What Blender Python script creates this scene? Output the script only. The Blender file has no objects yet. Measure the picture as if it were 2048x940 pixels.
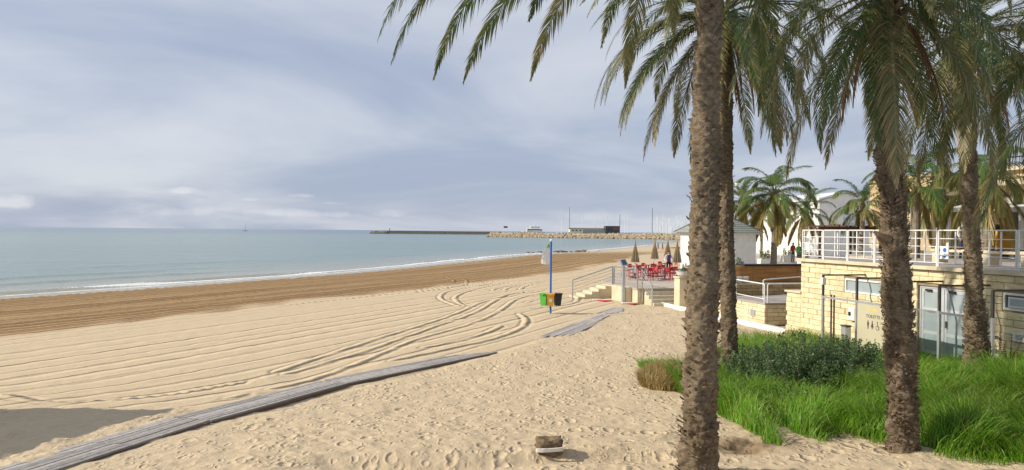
import bpy, bmesh, math, random
import numpy as np
from mathutils import Matrix, Vector
PI = math.pi
R = math.radians
random.seed(7)
scene = bpy.context.scene
COL = scene.collection

# ------------------------------------------------------------------ camera
CAM_H = 4.0
F_PX = 1500.0                                   # focal length in pixels of the 2048 px wide photograph
cam_data = bpy.data.cameras.new('camera')
cam_data.sensor_width = 36.0
cam_data.lens = 36.0 * F_PX / 2048.0
cam_data.clip_start = 0.1
cam_data.clip_end = 60000
cam = bpy.data.objects.new('camera', cam_data)
COL.objects.link(cam)
CAM_M = Matrix.Rotation(R(90 - 0.29), 4, 'X') @ Matrix.Rotation(R(0.5), 4, 'Z')
cam.matrix_world = Matrix.Translation((0, 0, CAM_H)) @ CAM_M
scene.camera = cam

# ------------------------------------------------------------------ sky and sun
SUN_EL, SUN_DIR = 32.0, Vector((-1.0, -0.03, 0))          # horizontal direction towards the sun
SUN_DIR.normalize()
to_sun = Vector((SUN_DIR.x * math.cos(R(SUN_EL)), SUN_DIR.y * math.cos(R(SUN_EL)), math.sin(R(SUN_EL))))
world = bpy.data.worlds.new('World')
scene.world = world
world.use_nodes = True
nt = world.node_tree
nt.nodes.clear()
def wn(t, **kw):
    n = nt.nodes.new(t)
    for k, v in kw.items():
        setattr(n, k, v)
    return n
def wmath(op, a, b=None, c=None, clamp=False):
    n = wn('ShaderNodeMath', operation=op, use_clamp=clamp)
    for i, v in enumerate((a, b, c)):
        if v is None: continue
        if isinstance(v, (int, float)): n.inputs[i].default_value = v
        else: nt.links.new(v, n.inputs[i])
    return n.outputs[0]
sky = wn('ShaderNodeTexSky', sky_type='NISHITA')
sky.sun_disc = False
sky.sun_elevation = R(SUN_EL)
sky.sun_rotation = math.atan2(to_sun.x, to_sun.y)
sky.air_density = 1.0; sky.dust_density = 1.5; sky.ozone_density = 2.0
tc = wn('ShaderNodeTexCoord')
sep = wn('ShaderNodeSeparateXYZ')
nt.links.new(tc.outputs['Generated'], sep.inputs[0])
elev = sep.outputs['Z']
azim = wmath('ARCTAN2', sep.outputs['X'], sep.outputs['Y'])
# high cloud sheet seen in perspective: project the direction on a plane overhead
zz = wmath('MAXIMUM', wmath('ADD', elev, 0.16), 0.05)
comb = wn('ShaderNodeCombineXYZ')
nt.links.new(wmath('DIVIDE', sep.outputs['X'], zz), comb.inputs[0])
nt.links.new(wmath('DIVIDE', sep.outputs['Y'], zz), comb.inputs[1])
n1 = wn('ShaderNodeTexNoise'); n1.inputs['Scale'].default_value = 0.62; n1.inputs['Detail'].default_value = 6
n1.inputs['Roughness'].default_value = 0.52; n1.inputs['Distortion'].default_value = 0.5
off = wn('ShaderNodeVectorMath', operation='ADD'); off.inputs[1].default_value = (4.3, 1.4, 0)
nt.links.new(comb.outputs[0], off.inputs[0]); nt.links.new(off.outputs[0], n1.inputs['Vector'])
ramp = wn('ShaderNodeValToRGB')
ramp.color_ramp.interpolation = 'EASE'
ramp.color_ramp.elements[0].position = 0.31; ramp.color_ramp.elements[0].color = (4.15, 4.85, 6.4, 1)
ramp.color_ramp.elements[1].position = 0.72; ramp.color_ramp.elements[1].color = (7.2, 7.55, 8.3, 1)
nt.links.new(n1.outputs['Fac'], ramp.inputs[0])
mixs = wn('ShaderNodeMix', data_type='RGBA'); mixs.inputs['Factor'].default_value = 0.86
nt.links.new(sky.outputs[0], mixs.inputs['A']); nt.links.new(ramp.outputs[0], mixs.inputs['B'])
# small fair-weather clouds standing over the horizon
cn = wn('ShaderNodeTexNoise'); cn.inputs['Scale'].default_value = 46; cn.inputs['Detail'].default_value = 5
nt.links.new(tc.outputs['Generated'], cn.inputs['Vector'])
cw = wmath('MULTIPLY', wmath('SUBTRACT', cn.outputs['Fac'], 0.5), 3.2)
total = None
for (az, el, wa, we, k) in ((-0.60, 0.027, .045, .010, .8), (-0.66, 0.030, .03, .009, .7), (-0.411, 0.0455, .022, .0055, .75), (-0.42, 0.019, .05, .006, .4),
                         (-0.30, 0.0205, .045, .007, .5), (-0.275, 0.043, .016, .0035, .45), (-0.235, 0.034, .02, .003, .4), (-0.245, 0.0195, .05, .006, .4),
                         (-0.16, 0.021, .022, .007, .4), (-0.335, 0.037, .012, .003, .35), (0.13, 0.021, .04, .008, .3), (0.85, 0.03, .08, .01, .6), (-1.1, 0.035, .1, .012, .7),
                         (-1.9, 0.03, .12, .012, .7), (2.2, 0.04, .12, .012, .7), (3.0, 0.03, .1, .012, .7)):
    da = wmath('DIVIDE', wmath('SUBTRACT', azim, az), wa)
    de = wmath('DIVIDE', wmath('SUBTRACT', elev, el), we)
    lo = wmath('MULTIPLY', wmath('LESS_THAN', de, 0.0), 1.3)          # flatter base
    de2 = wmath('MULTIPLY', wmath('MULTIPLY', de, de), wmath('ADD', lo, 1.0))
    d = wmath('ADD', wmath('ADD', wmath('MULTIPLY', da, da), de2), cw)
    m = wmath('MULTIPLY', wmath('SUBTRACT', 1.0, d, clamp=True), k)
    total = m if total is None else wmath('MAXIMUM', total, m)
mixc = wn('ShaderNodeMix', data_type='RGBA'); mixc.inputs['B'].default_value = (8.2, 8.3, 8.5, 1)
nt.links.new(wmath('MULTIPLY', total, .75), mixc.inputs['Factor']); nt.links.new(mixs.outputs['Result'], mixc.inputs['A'])
bgn = wn('ShaderNodeBackground'); bgn.inputs['Strength'].default_value = 0.1
nt.links.new(mixc.outputs['Result'], bgn.inputs['Color'])
wo = wn('ShaderNodeOutputWorld')
nt.links.new(bgn.outputs[0], wo.inputs[0])

sun_d = bpy.data.lights.new('sun', 'SUN')
sun_d.energy = 4.9
sun_d.angle = R(0.6)
sun_d.color = (1.0, 0.91, 0.77)
sun = bpy.data.objects.new('sun', sun_d)
sun.rotation_euler = to_sun.to_track_quat('Z', 'Y').to_euler()
sun.location = (-30, 0, 30)
COL.objects.link(sun)
scene.view_settings.view_transform = 'Standard'
scene.view_settings.look = 'None'
scene.view_settings.exposure = 0.0
scene.view_settings.gamma = 1.0

# ------------------------------------------------------------------ helpers
def ray(px, py):
    return (CAM_M.to_3x3() @ Vector(((px - 1024) / F_PX, (470 - py) / F_PX, -1.0)))
def P(px, py, Y):
    d = ray(px, py); t = Y / d.y
    return Vector((d.x * t, Y, CAM_H + d.z * t))
# promenade frame: x' = inland (b), y' = along the sea front, away from the camera (a)
PHI = math.atan2(0.2418, 1.0)
CP, SP = math.cos(PHI), math.sin(PHI)
AX, AY = 11.0, 28.5
def L(b, a, z=0.0):
    return Vector((AX + b * CP - a * SP, AY + b * SP + a * CP, z))
def toL(p):
    dx, dy = p[0] - AX, p[1] - AY
    return (dx * CP + dy * SP, -dx * SP + dy * CP)

def tag(o, label=None, cat=None, group=None, kind=None):
    if label: o['label'] = label
    if cat: o['category'] = cat
    if group: o['group'] = group
    if kind: o['kind'] = kind
    return o
def thing(name, label, cat, loc=(0, 0, 0), rz=0.0, group=None):
    o = bpy.data.objects.new(name, None)
    o.empty_display_size = 0.2
    COL.objects.link(o)
    o.location = loc; o.rotation_euler = (0, 0, rz)
    return tag(o, label, cat, group)
def obj(name, me, parent=None, loc=(0, 0, 0), rz=0.0, mat=None):
    o = bpy.data.objects.new(name, me)
    COL.objects.link(o)
    o.location = loc; o.rotation_euler = (0, 0, rz)
    if parent is not None: o.parent = parent
    if mat is not None and len(me.materials) == 0: me.materials.append(mat)
    return o
def copy_tree(o, parent=None):
    c = o.copy(); COL.objects.link(c); c.parent = parent
    for ch in list(o.children): copy_tree(ch, c)
    return c

class MB:
    def __init__(s): s.v = []; s.f = []
    def add(s, vs, fs):
        n = len(s.v); s.v += [tuple(p) for p in vs]; s.f += [tuple(i + n for i in f) for f in fs]; return s
    def box(s, x0, x1, y0, y1, z0, z1, c=0.0):
        if c <= 0:
            vs = [(x, y, z) for x in (x0, x1) for y in (y0, y1) for z in (z0, z1)]
            fs = [(0, 1, 3, 2), (4, 6, 7, 5), (0, 4, 5, 1), (2, 3, 7, 6), (0, 2, 6, 4), (1, 5, 7, 3)]
            return s.add(vs, fs)
        bm = bmesh.new(); bmesh.ops.create_cube(bm, size=1)
        for v in bm.verts: v.co = ((x0 + x1) / 2 + v.co.x * (x1 - x0), (y0 + y1) / 2 + v.co.y * (y1 - y0), (z0 + z1) / 2 + v.co.z * (z1 - z0))
        bmesh.ops.bevel(bm, geom=bm.edges[:], offset=c, segments=1, affect='EDGES')
        bm.verts.index_update()
        s.add([v.co[:] for v in bm.verts], [[v.index for v in f.verts] for f in bm.faces]); bm.free(); return s
    def tube(s, pts, rad, n=8, cap=True):
        pts = [Vector(p) for p in pts]
        if isinstance(rad, (int, float)): rad = [rad] * len(pts)
        rings = []; up = None
        for i, p in enumerate(pts):
            t = (pts[min(i + 1, len(pts) - 1)] - pts[max(i - 1, 0)]).normalized()
            if up is None:
                up = Vector((0, 0, 1)) if abs(t.z) < .9 else Vector((1, 0, 0))
            x = t.cross(up).normalized(); y = x.cross(t).normalized(); up = y
            rings.append([p + (x * math.cos(2 * PI * k / n) + y * math.sin(2 * PI * k / n)) * rad[i] for k in range(n)])
        vs = [q for r in rings for q in r]; fs = []
        for i in range(len(pts) - 1):
            for k in range(n):
                k2 = (k + 1) % n
                fs.append((i * n + k, i * n + k2, (i + 1) * n + k2, (i + 1) * n + k))
        if cap: fs.append(tuple(range(n))[::-1]); fs.append(tuple((len(pts) - 1) * n + k for k in range(n)))
        return s.add(vs, fs)
    def lathe(s, prof, n=16, cx=0, cy=0):
        vs = []; fs = []
        for (r, z) in prof:
            for k in range(n): vs.append((cx + r * math.cos(2 * PI * k / n), cy + r * math.sin(2 * PI * k / n), z))
        for i in range(len(prof) - 1):
            for k in range(n):
                k2 = (k + 1) % n
                fs.append((i * n + k, i * n + k2, (i + 1) * n + k2, (i + 1) * n + k))
        fs.append(tuple(range(n))[::-1]); fs.append(tuple((len(prof) - 1) * n + k for k in range(n)))
        return s.add(vs, fs)
    def prism(s, poly, z0, z1):
        n = len(poly)
        vs = [(x, y, z0) for x, y in poly] + [(x, y, z1) for x, y in poly]
        fs = [tuple(range(n))[::-1], tuple(range(n, 2 * n))] + [(i, (i + 1) % n, n + (i + 1) % n, n + i) for i in range(n)]
        return s.add(vs, fs)
    def mesh(s, name, mat=None, smooth=False):
        me = bpy.data.meshes.new(name); me.from_pydata(s.v, [], s.f)
        if mat is not None: me.materials.append(mat)
        bm = bmesh.new(); bm.from_mesh(me); bmesh.ops.recalc_face_normals(bm, faces=bm.faces[:]); bm.to_mesh(me); bm.free()
        if smooth: me.shade_smooth()
        return me
    def build(s, name, mat, parent=None, loc=(0, 0, 0), rz=0.0, smooth=False):
        return obj(name, s.mesh(name, mat, smooth), parent, loc, rz)

def big_mesh(name, verts, faces, mat, smooth=True, attrs=None):
    """verts (n,3) array, faces (m,3|4) int array; attrs {name: array on points}"""
    me = bpy.data.meshes.new(name)
    verts = np.asarray(verts, dtype=np.float32); faces = np.asarray(faces, dtype=np.int32)
    k = faces.shape[1]
    me.vertices.add(len(verts)); me.vertices.foreach_set('co', verts.ravel())
    me.loops.add(faces.size); me.loops.foreach_set('vertex_index', faces.ravel())
    me.polygons.add(len(faces))
    me.polygons.foreach_set('loop_start', np.arange(0, faces.size, k, dtype=np.int32))
    if smooth: me.polygons.foreach_set('use_smooth', np.ones(len(faces), dtype=bool))
    for an, av in (attrs or {}).items():
        a = me.attributes.new(an, 'FLOAT', 'POINT'); a.data.foreach_set('value', np.asarray(av, dtype=np.float32).ravel())
    me.update(calc_edges=True); me.validate()
    if mat is not None: me.materials.append(mat)
    return me

def _hash(i, j, k):
    h = (i * 374761393 + j * 668265263 + k * 2147483647 + 144665) & 0x7fffffff
    h = ((h ^ (h >> 13)) * 1274126177) & 0x7fffffff
    return ((h ^ (h >> 16)) & 0xffff) / 65535.0
def vnoise(x, y, z=0.0):
    x, y, z = np.broadcast_arrays(np.asarray(x, float), np.asarray(y, float), np.asarray(z, float))
    xi = np.floor(x).astype(np.int64); yi = np.floor(y).astype(np.int64); zi = np.floor(z).astype(np.int64)
    fx, fy, fz = x - xi, y - yi, z - zi
    fx = fx * fx * (3 - 2 * fx); fy = fy * fy * (3 - 2 * fy); fz = fz * fz * (3 - 2 * fz)
    r = 0
    for dx in (0, 1):
        for dy in (0, 1):
            for dz in (0, 1):
                w = (fx if dx else 1 - fx) * (fy if dy else 1 - fy) * (fz if dz else 1 - fz)
                r = r + w * _hash(xi + dx, yi + dy, zi + dz)
    return r * 2 - 1
def fbm(x, y, z=0.0, o=4):
    r = 0; a = 1.0
    for i in range(o):
        r = r + a * vnoise(np.asarray(x) * 2 ** i + 17.3 * i, np.asarray(y) * 2 ** i + 5.1 * i, np.asarray(z) * 2 ** i); a *= .5
    return r
def sstep(t):
    t = np.clip(t, 0, 1); return t * t * (3 - 2 * t)

# ------------------------------------------------------------------ materials
def new_mat(name):
    m = bpy.data.materials.new(name); m.use_nodes = True
    t = m.node_tree; b = t.nodes['Principled BSDF']
    return m, t, b
def pm(name, c1, c2=None, scale=4.0, rough=0.8, bump=0.0, bscale=30.0, metal=0.0, rand=0.0, spec=0.3, detail=5, stretch=(1, 1, 1), c3=None, lo=.35, hi=.65):
    """principled material with a procedural two or three tone noise, random tint for each object and fine relief"""
    m, t, b = new_mat(name)
    b.inputs['Roughness'].default_value = rough; b.inputs['Metallic'].default_value = metal
    b.inputs['Specular IOR Level'].default_value = spec
    c2 = c2 or tuple(min(1, x * 0.82) for x in c1)
    tcn = t.nodes.new('ShaderNodeTexCoord'); oi = t.nodes.new('ShaderNodeObjectInfo')
    mp = t.nodes.new('ShaderNodeVectorMath'); mp.operation = 'MULTIPLY_ADD'
    mp.inputs[1].default_value = stretch
    sc = t.nodes.new('ShaderNodeMath'); sc.operation = 'MULTIPLY'; sc.inputs[1].default_value = 37.0
    t.links.new(oi.outputs['Random'], sc.inputs[0])
    t.links.new(tcn.outputs['Object'], mp.inputs[0]); t.links.new(sc.outputs[0], mp.inputs[2])
    nz = t.nodes.new('ShaderNodeTexNoise'); nz.inputs['Scale'].default_value = scale; nz.inputs['Detail'].default_value = detail
    t.links.new(mp.outputs[0], nz.inputs['Vector'])
    rp = t.nodes.new('ShaderNodeValToRGB')
    rp.color_ramp.elements[0].position = lo; rp.color_ramp.elements[0].color = (*c1, 1)
    rp.color_ramp.elements[1].position = hi; rp.color_ramp.elements[1].color = (*c2, 1)
    if c3:
        e = rp.color_ramp.elements.new(min(.98, hi + .12)); e.color = (*c3, 1)
    t.links.new(nz.outputs['Fac'], rp.inputs[0])
    out = rp.outputs[0]
    if rand > 0:
        hs = t.nodes.new('ShaderNodeHueSaturation')
        mr = t.nodes.new('ShaderNodeMapRange'); mr.inputs['To Min'].default_value = 1 - rand; mr.inputs['To Max'].default_value = 1 + rand
        t.links.new(oi.outputs['Random'], mr.inputs['Value']); t.links.new(mr.outputs[0], hs.inputs['Value'])
        t.links.new(out, hs.inputs['Color']); out = hs.outputs[0]
    t.links.new(out, b.inputs['Base Color'])
    if bump > 0:
        n2 = t.nodes.new('ShaderNodeTexNoise'); n2.inputs['Scale'].default_value = bscale; n2.inputs['Detail'].default_value = 4
        t.links.new(mp.outputs[0], n2.inputs['Vector'])
        bp = t.nodes.new('ShaderNodeBump'); bp.inputs['Strength'].default_value = min(1, bump); bp.inputs['Distance'].default_value = 0.02
        t.links.new(n2.outputs['Fac'], bp.inputs['Height']); t.links.new(bp.outputs[0], b.inputs['Normal'])
    return m
def leaf_mat(name, green, brown, trans=0.25, rand=.25):
    """leaf: green, turning to straw where the 'dry' attribute says so"""
    m, t, b = new_mat(name)
    b.inputs['Roughness'].default_value = .45; b.inputs['Specular IOR Level'].default_value = .35
    at = t.nodes.new('ShaderNodeAttribute'); at.attribute_name = 'dry'
    oi = t.nodes.new('ShaderNodeObjectInfo')
    mr = t.nodes.new('ShaderNodeMapRange'); mr.inputs['To Min'].default_value = -.28; mr.inputs['To Max'].default_value = .18
    t.links.new(oi.outputs['Random'], mr.inputs['Value'])
    ad = t.nodes.new('ShaderNodeMath'); ad.operation = 'ADD'; ad.use_clamp = True
    t.links.new(at.outputs['Fac'], ad.inputs[0]); t.links.new(mr.outputs[0], ad.inputs[1])
    mx = t.nodes.new('ShaderNodeMix'); mx.data_type = 'RGBA'
    mx.inputs['A'].default_value = (*green, 1); mx.inputs['B'].default_value = (*brown, 1)
    t.links.new(ad.outputs[0], mx.inputs['Factor'])
    hs = t.nodes.new('ShaderNodeHueSaturation')
    m2 = t.nodes.new('ShaderNodeMapRange'); m2.inputs['To Min'].default_value = 1 - rand; m2.inputs['To Max'].default_value = 1 + rand
    at2 = t.nodes.new('ShaderNodeAttribute'); at2.attribute_name = 'tint'
    t.links.new(at2.outputs['Fac'], m2.inputs['Value']); t.links.new(m2.outputs[0], hs.inputs['Value'])
    t.links.new(mx.outputs['Result'], hs.inputs['Color'])
    t.links.new(hs.outputs[0], b.inputs['Base Color'])
    tr = t.nodes.new('ShaderNodeBsdfTranslucent'); t.links.new(hs.outputs[0], tr.inputs['Color'])
    ms = t.nodes.new('ShaderNodeMixShader'); ms.inputs[0].default_value = trans
    t.links.new(b.outputs[0], ms.inputs[1]); t.links.new(tr.outputs[0], ms.inputs[2])
    t.links.new(ms.outputs[0], t.nodes['Material Output'].inputs['Surface'])
    return m
def glass_mat(name, tint=(.85, .9, .92), refl=.14, rough=.02):
    m, t, b = new_mat(name)
    tp = t.nodes.new('ShaderNodeBsdfTransparent'); tp.inputs[0].default_value = (*tint, 1)
    gl = t.nodes.new('ShaderNodeBsdfGlossy'); gl.inputs['Roughness'].default_value = rough
    ms = t.nodes.new('ShaderNodeMixShader'); ms.inputs[0].default_value = refl
    t.links.new(tp.outputs[0], ms.inputs[1]); t.links.new(gl.outputs[0], ms.inputs[2])
    t.links.new(ms.outputs[0], t.nodes['Material Output'].inputs['Surface'])
    return m
M = {}
M['white_metal'] = pm('white_metal', (.80, .80, .78), (.70, .70, .68), 8, .4)
M['white_paint'] = pm('white_paint', (.82, .81, .77), (.72, .71, .66), 2.5, .65, .15, 20)
M['cream_render'] = pm('cream_render', (.68, .60, .44), (.55, .47, .32), 2.2, .85, .3, 25)
M['alu'] = pm('alu', (.55, .57, .60), (.47, .49, .52), 6, .35, metal=.6)
M['steel'] = pm('steel', (.50, .50, .49), (.38, .38, .37), 6, .35, metal=.8)
M['dark_metal'] = pm('dark_metal', (.09, .08, .075), (.06, .055, .05), 6, .5)
M['black'] = pm('black', (.02, .02, .022), (.03, .03, .03), 6, .5)
M['stone'] = pm('stone', (.80, .70, .47), (.68, .54, .31), 2.6, .88, .5, 22, rand=.13, c3=(.50, .35, .17), lo=.40, hi=.68)
M['stone_shaded'] = pm('stone_shaded', (.50, .38, .20), (.38, .26, .13), 3.0, .9, .6, 18, rand=.2)  # same stone with the shade of the wall behind the ramp in its colour
M['mortar'] = pm('mortar', (.36, .28, .17), (.27, .21, .13), 6, .95)
M['concrete'] = pm('concrete', (.42, .39, .35), (.34, .31, .28), 1.6, .9, .3, 30)
M['paving'] = pm('paving', (.50, .44, .36), (.42, .37, .30), 1.2, .9, .2, 20)
M['wood_ply'] = pm('wood_ply', (.47, .25, .09), (.33, .15, .05), 2.4, .55, .1, 20, stretch=(.5, .5, 5), rand=.1)
M['plank'] = pm('plank', (.47, .44, .41), (.34, .31, .285), 3.0, .85, .6, 40, stretch=(6, .35, 6), rand=.22, c3=(.20, .17, .15))
M['plank_edge'] = pm('plank_edge', (.20, .13, .09), (.12, .08, .06), 4, .9)
M['bark'] = None
# ------------------------------------------------------------------ beach
_Y = np.array([-40, 0, 20, 47, 59.5, 77.6, 100, 133, 150, 169, 210, 264, 330, 430, 600.])
_X = np.array([-82, -58, -45.5, -32, -25.4, -16.8, -9.5, 0.5, 8, 17.5, 32, 52, 80, 135, 260.])
_yy = np.linspace(-40, 600, 1281); _xx = np.interp(_yy, _Y, _X)
_k = np.exp(-np.linspace(-2.5, 2.5, 41) ** 2); _k /= _k.sum()
_xx = np.convolve(np.pad(_xx, 20, mode='reflect', reflect_type='odd'), _k, mode='valid')
def shore_u(X, Y): return X - np.interp(Y, _yy, _xx)
SEA = -0.4
def ground(X, Y):
    X = np.asarray(X, float); Y = np.asarray(Y, float)
    u = shore_u(X, Y)
    z = SEA + np.where(u < 0, np.maximum(u * .05, -3), 0) + .17 * np.clip(u / 5, 0, 1) + .22 * sstep((u - 4) / 19) + .17 * sstep((u - 22) / 20)
    z = z + .62 * sstep((19.5 - Y) / 10.5)
    z = z + .62 * np.exp(-((X - 12) / 3.6) ** 2 - ((Y - 16.5) / 4) ** 2)
    # low wind-cut hollow in the foreground
    yc = 10.75 + .10 * np.sin(X * 1.3) + .16 * np.clip(X + 1.0, -3, 4) * .8
    m = sstep((X + 3.6) / 1.6) * sstep((3.2 - X) / 1.2)
    t = Y - yc
    z = z - .15 * m * np.where(t < 0, np.exp(-(t / .45) ** 2), np.exp(-(t / .28) ** 2))
    # scoured bare patch beside the near palm
    z = z - .14 * np.exp(-((X - 3.6) / .55) ** 2 - ((Y - 11.9) / .5) ** 2)
    return z
def G(px, py, lift=0.0):
    d = ray(px, py); lo, hi = 3.0, 400.0
    f = lambda t: CAM_H + d.z * t - (float(ground(d.x * t, d.y * t)) + lift)
    ts = np.geomspace(3, 400, 500); zs = CAM_H + d.z * ts - (ground(d.x * ts, d.y * ts) + lift)
    i = int(np.argmax(zs < 0)); lo, hi = ts[max(i - 1, 0)], ts[i]
    for _ in range(30):
        mid = (lo + hi) / 2
        if f(mid) > 0: lo = mid
        else: hi = mid
    return Vector((d.x * hi, d.y * hi, CAM_H + d.z * hi))
def gz(x, y): return float(ground(x, y))

NR, NC = 660, 880
iy = np.linspace(1 / 6.2, 1 / 420.0, NR); Yr = 1 / iy
rc = np.linspace(-1.08, 1.02, NC)
GY = np.repeat(Yr[:, None], NC, 1); GX = GY * rc[None, :]
U = shore_u(GX, GY)
Z = ground(GX, GY)
rng = np.random.default_rng(3)
# boardwalk line (lower/right edge, pixels) splits raked sand from trodden sand
edge_px = [(0, 985), (119, 940), (272, 902), (374, 868), (510, 834), (700, 778), (860, 741), (992, 712), (1060, 690), (1080, 672), (1150, 640), (1230, 610)]
EP = np.array([G(*p)[:2] for p in edge_px])
xe = np.interp(GY, EP[:, 1], EP[:, 0], left=EP[0, 0] - 1, right=EP[-1, 0])
right = sstep((GX - xe + .4) / .8) * np.where(GY > EP[-1, 1], sstep((EP[-1, 1] + 4 - GY) / 4), 1)
band = sstep((U - 2.6) / .5) * sstep((23.8 + 1.0 * vnoise(U * .0 + 3, GY * .12) + .8 * vnoise(GX * .8, GY * .3) - U) / 2.4)
band = band * sstep((150 - GY) / 40 + .6)
raked = sstep((U - 22) / 2) * (1 - right)
# drag-rake furrows that follow the shore
warp = .35 * vnoise(GY * .03, U * .06) + .06 * vnoise(GY * .15, U * .3)
uu = U + warp
Z += band * (.03 * fbm(uu * .5, GY * .02, o=2) + .02 * fbm(GX * 1.2, GY * .8, o=2))
Z += raked * .012 * fbm(GX * 2, GY * 2, o=2)
TRK = np.full(GX.shape, 1.0)                             # distance to the nearest wheel track
# wheel tracks of the beach tractor, each one a polyline on the sand
def stamp(pts, h=.05, w=.105, tread=0.0):
    pts = np.array(pts, float)
    for _ in range(2):                                   # Chaikin smoothing
        q = np.empty((2 * len(pts) - 2, 2)); q[0::2] = .75 * pts[:-1] + .25 * pts[1:]; q[1::2] = .25 * pts[:-1] + .75 * pts[1:]
        pts = np.vstack([pts[:1], q, pts[-1:]])
    s0 = 0.0
    best = np.full(GX.shape, 9.0); sd = np.zeros(GX.shape); ss = np.zeros(GX.shape)
    r0 = np.searchsorted(-Yr, -(pts[:, 1].max() + 1)); r1 = np.searchsorted(-Yr, -(pts[:, 1].min() - 1))
    r0, r1 = max(0, min(r0, r1)), max(r0, r1)
    r0_, r1_ = sorted((int(np.argmin(abs(Yr - (pts[:, 1].max() + 1)))), int(np.argmin(abs(Yr - (pts[:, 1].min() - 1))))))
    sl = slice(r0_, r1_ + 1)
    gx, gy = GX[sl], GY[sl]
    best = np.full(gx.shape, 9.0); sd = np.zeros(gx.shape); ss = np.zeros(gx.shape)
    tot = sum(np.linalg.norm(pts[i + 1] - pts[i]) for i in range(len(pts) - 1))
    for i in range(len(pts) - 1):
        a, b = pts[i], pts[i + 1]; ab = b - a; ll = math.hypot(*ab)
        if ll < 1e-6: continue
        t = np.clip(((gx - a[0]) * ab[0] + (gy - a[1]) * ab[1]) / ll ** 2, 0, 1)
        dx = gx - a[0] - t * ab[0]; dy = gy - a[1] - t * ab[1]; d = np.hypot(dx, dy)
        side = np.sign(dx * ab[1] - dy * ab[0])
        m = d < best
        best = np.where(m, d, best); sd = np.where(m, d * side, sd); ss = np.where(m, s0 + t * ll, ss)
        s0 += ll
    fade = sstep(ss / 1.5) * sstep((tot - ss) / 1.5)
    prof = h * np.exp(-(sd / (2 * w)) ** 2) - .45 * h * np.exp(-((sd - 4 * w) / (2.4 * w)) ** 2)
    if tread: prof = prof + tread * np.exp(-(sd / .22) ** 2) * np.sin(2 * PI * (ss / .34 + abs(sd) * 1.2))
    Z[sl] += .45 * fade * prof
    TRK[sl] = np.minimum(TRK[sl], best + (1 - fade))
def c1(pts): return [G(560 + x / 3.0118, 530 + y / 3.0118)[:2] for x, y in pts]
for pts, h in (([(-200, 700), (0, 640), (300, 540), (600, 440), (900, 350), (1100, 280), (1170, 240), (1250, 215), (1400, 170), (1700, 150)], .07),
               ([(-150, 710), (0, 665), (400, 560), (700, 455), (950, 365), (1180, 290), (1300, 210), (1380, 175), (1550, 150)], .08),
               ([(-300, 800), (0, 740), (300, 660), (560, 560), (800, 450), (1000, 400), (1200, 340), (1340, 270), (1420, 200), (1600, 170)], .07),
               ([(480, 615), (560, 600), (760, 560), (1000, 510), (1300, 445), (1450, 385), (1490, 345), (1470, 305), (1390, 280)], .08),
               ([(700, 530), (850, 500), (1100, 460), (1300, 390), (1360, 345)], .06), ([(1140, 262), (1060, 220), (1050, 190), (1150, 150), (1400, 100), (1700, 80)], .09),
               ([(1120, 265), (980, 215), (960, 190), (1000, 160), (1150, 135), (1300, 105)], .08), ([(1275, 165), (1290, 142), (1500, 105), (1700, 95)], .08),
               ([(1345, 162), (1370, 135), (1560, 105)], .08), ([(1440, 158), (1470, 125), (1600, 110), (1700, 105)], .08),
               ([(1430, 275), (1700, 245), (1790, 225), (1800, 195), (1740, 180)], .07), ([(1440, 240), (1560, 205), (1650, 200)], .06), ([(500, 190), (700, 160), (900, 145), (1040, 110), (1055, 90), (980, 68)], .10),
               ([(700, 175), (900, 158), (1100, 125), (1135, 103), (1110, 82), (1050, 70)], .10), ([(-100, 260), (300, 215), (800, 165), (1200, 110), (1500, 70)], .06)):
    stamp(c1(pts), h)
def c2(pts): return [G(x / 3.134, 560 + y / 3.134)[:2] for x, y in pts]
stamp(c2([(-150, 700), (0, 720), (260, 770), (400, 770), (700, 755), (1000, 730), (1250, 690), (1500, 645), (1755, 590)]), .03, .2, .03)
stamp(c2([(230, 640), (400, 625), (650, 610)]), .02, .16, .025)
stamp(c2([(-100, 850), (150, 845), (400, 835)]), .03, .15, .02)
stamp(c2([(1150, 795), (1400, 750), (1755, 670)]), .045, .12)
# footprints pressed into the trodden sand
def dent(x, y, ang, ln, wd, dp):
    r = math.hypot(ln, ln) * 1.6
    i0 = int(np.argmin(abs(Yr - (y + r)))); i1 = int(np.argmin(abs(Yr - (y - r)))) + 1
    if i1 - i0 < 2: return
    j0 = max(0, int(np.searchsorted(rc, (x - r) / y)) - 1); j1 = min(NC, int(np.searchsorted(rc, (x + r) / y)) + 2)
    gx = GX[i0:i1, j0:j1] - x; gy = GY[i0:i1, j0:j1] - y
    c, s = math.cos(ang), math.sin(ang)
    a = (gx * c + gy * s) / ln; b = (-gx * s + gy * c) / wd
    q = a * a + b * b
    Z[i0:i1, j0:j1] += dp * (-np.exp(-q * q * 1.1) + .45 * np.exp(-(np.sqrt(q) - 1.5) ** 2 * 7))
n = 0
while n < 3000:
    y = 1 / rng.uniform(1 / 40.0, 1 / 8.5); x = y * rng.uniform(-.75, .5)
    if y < 24 and rng.random() < .12: y = rng.uniform(8.5, 20); x = y * rng.uniform(-.75, .3)
    lim = float(np.interp(y, EP[:, 1], EP[:, 0]))
    if x < lim + .1 or y > EP[-1, 1] + 3: continue
    bl, al = toL((x, y))
    if bl > -.4: continue
    n += 1
    dent(x, y, rng.normal(1.0, .7), rng.uniform(.10, .16), rng.uniform(.05, .085), rng.uniform(.025, .07))
for (px, py) in ((640, 925), (675, 920), (780, 900), (800, 912), (865, 895), (620, 893), (655, 903), (955, 890), (1010, 895), (1030, 880), (560, 915), (700, 880), (370, 812), (355, 815)):
    p = G(px, py); dent(p.x, p.y, rng.uniform(0, 3), .2, .12, .10); dent(p.x + .12, p.y + .1, rng.uniform(0, 3), .12, .1, .07)
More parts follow.
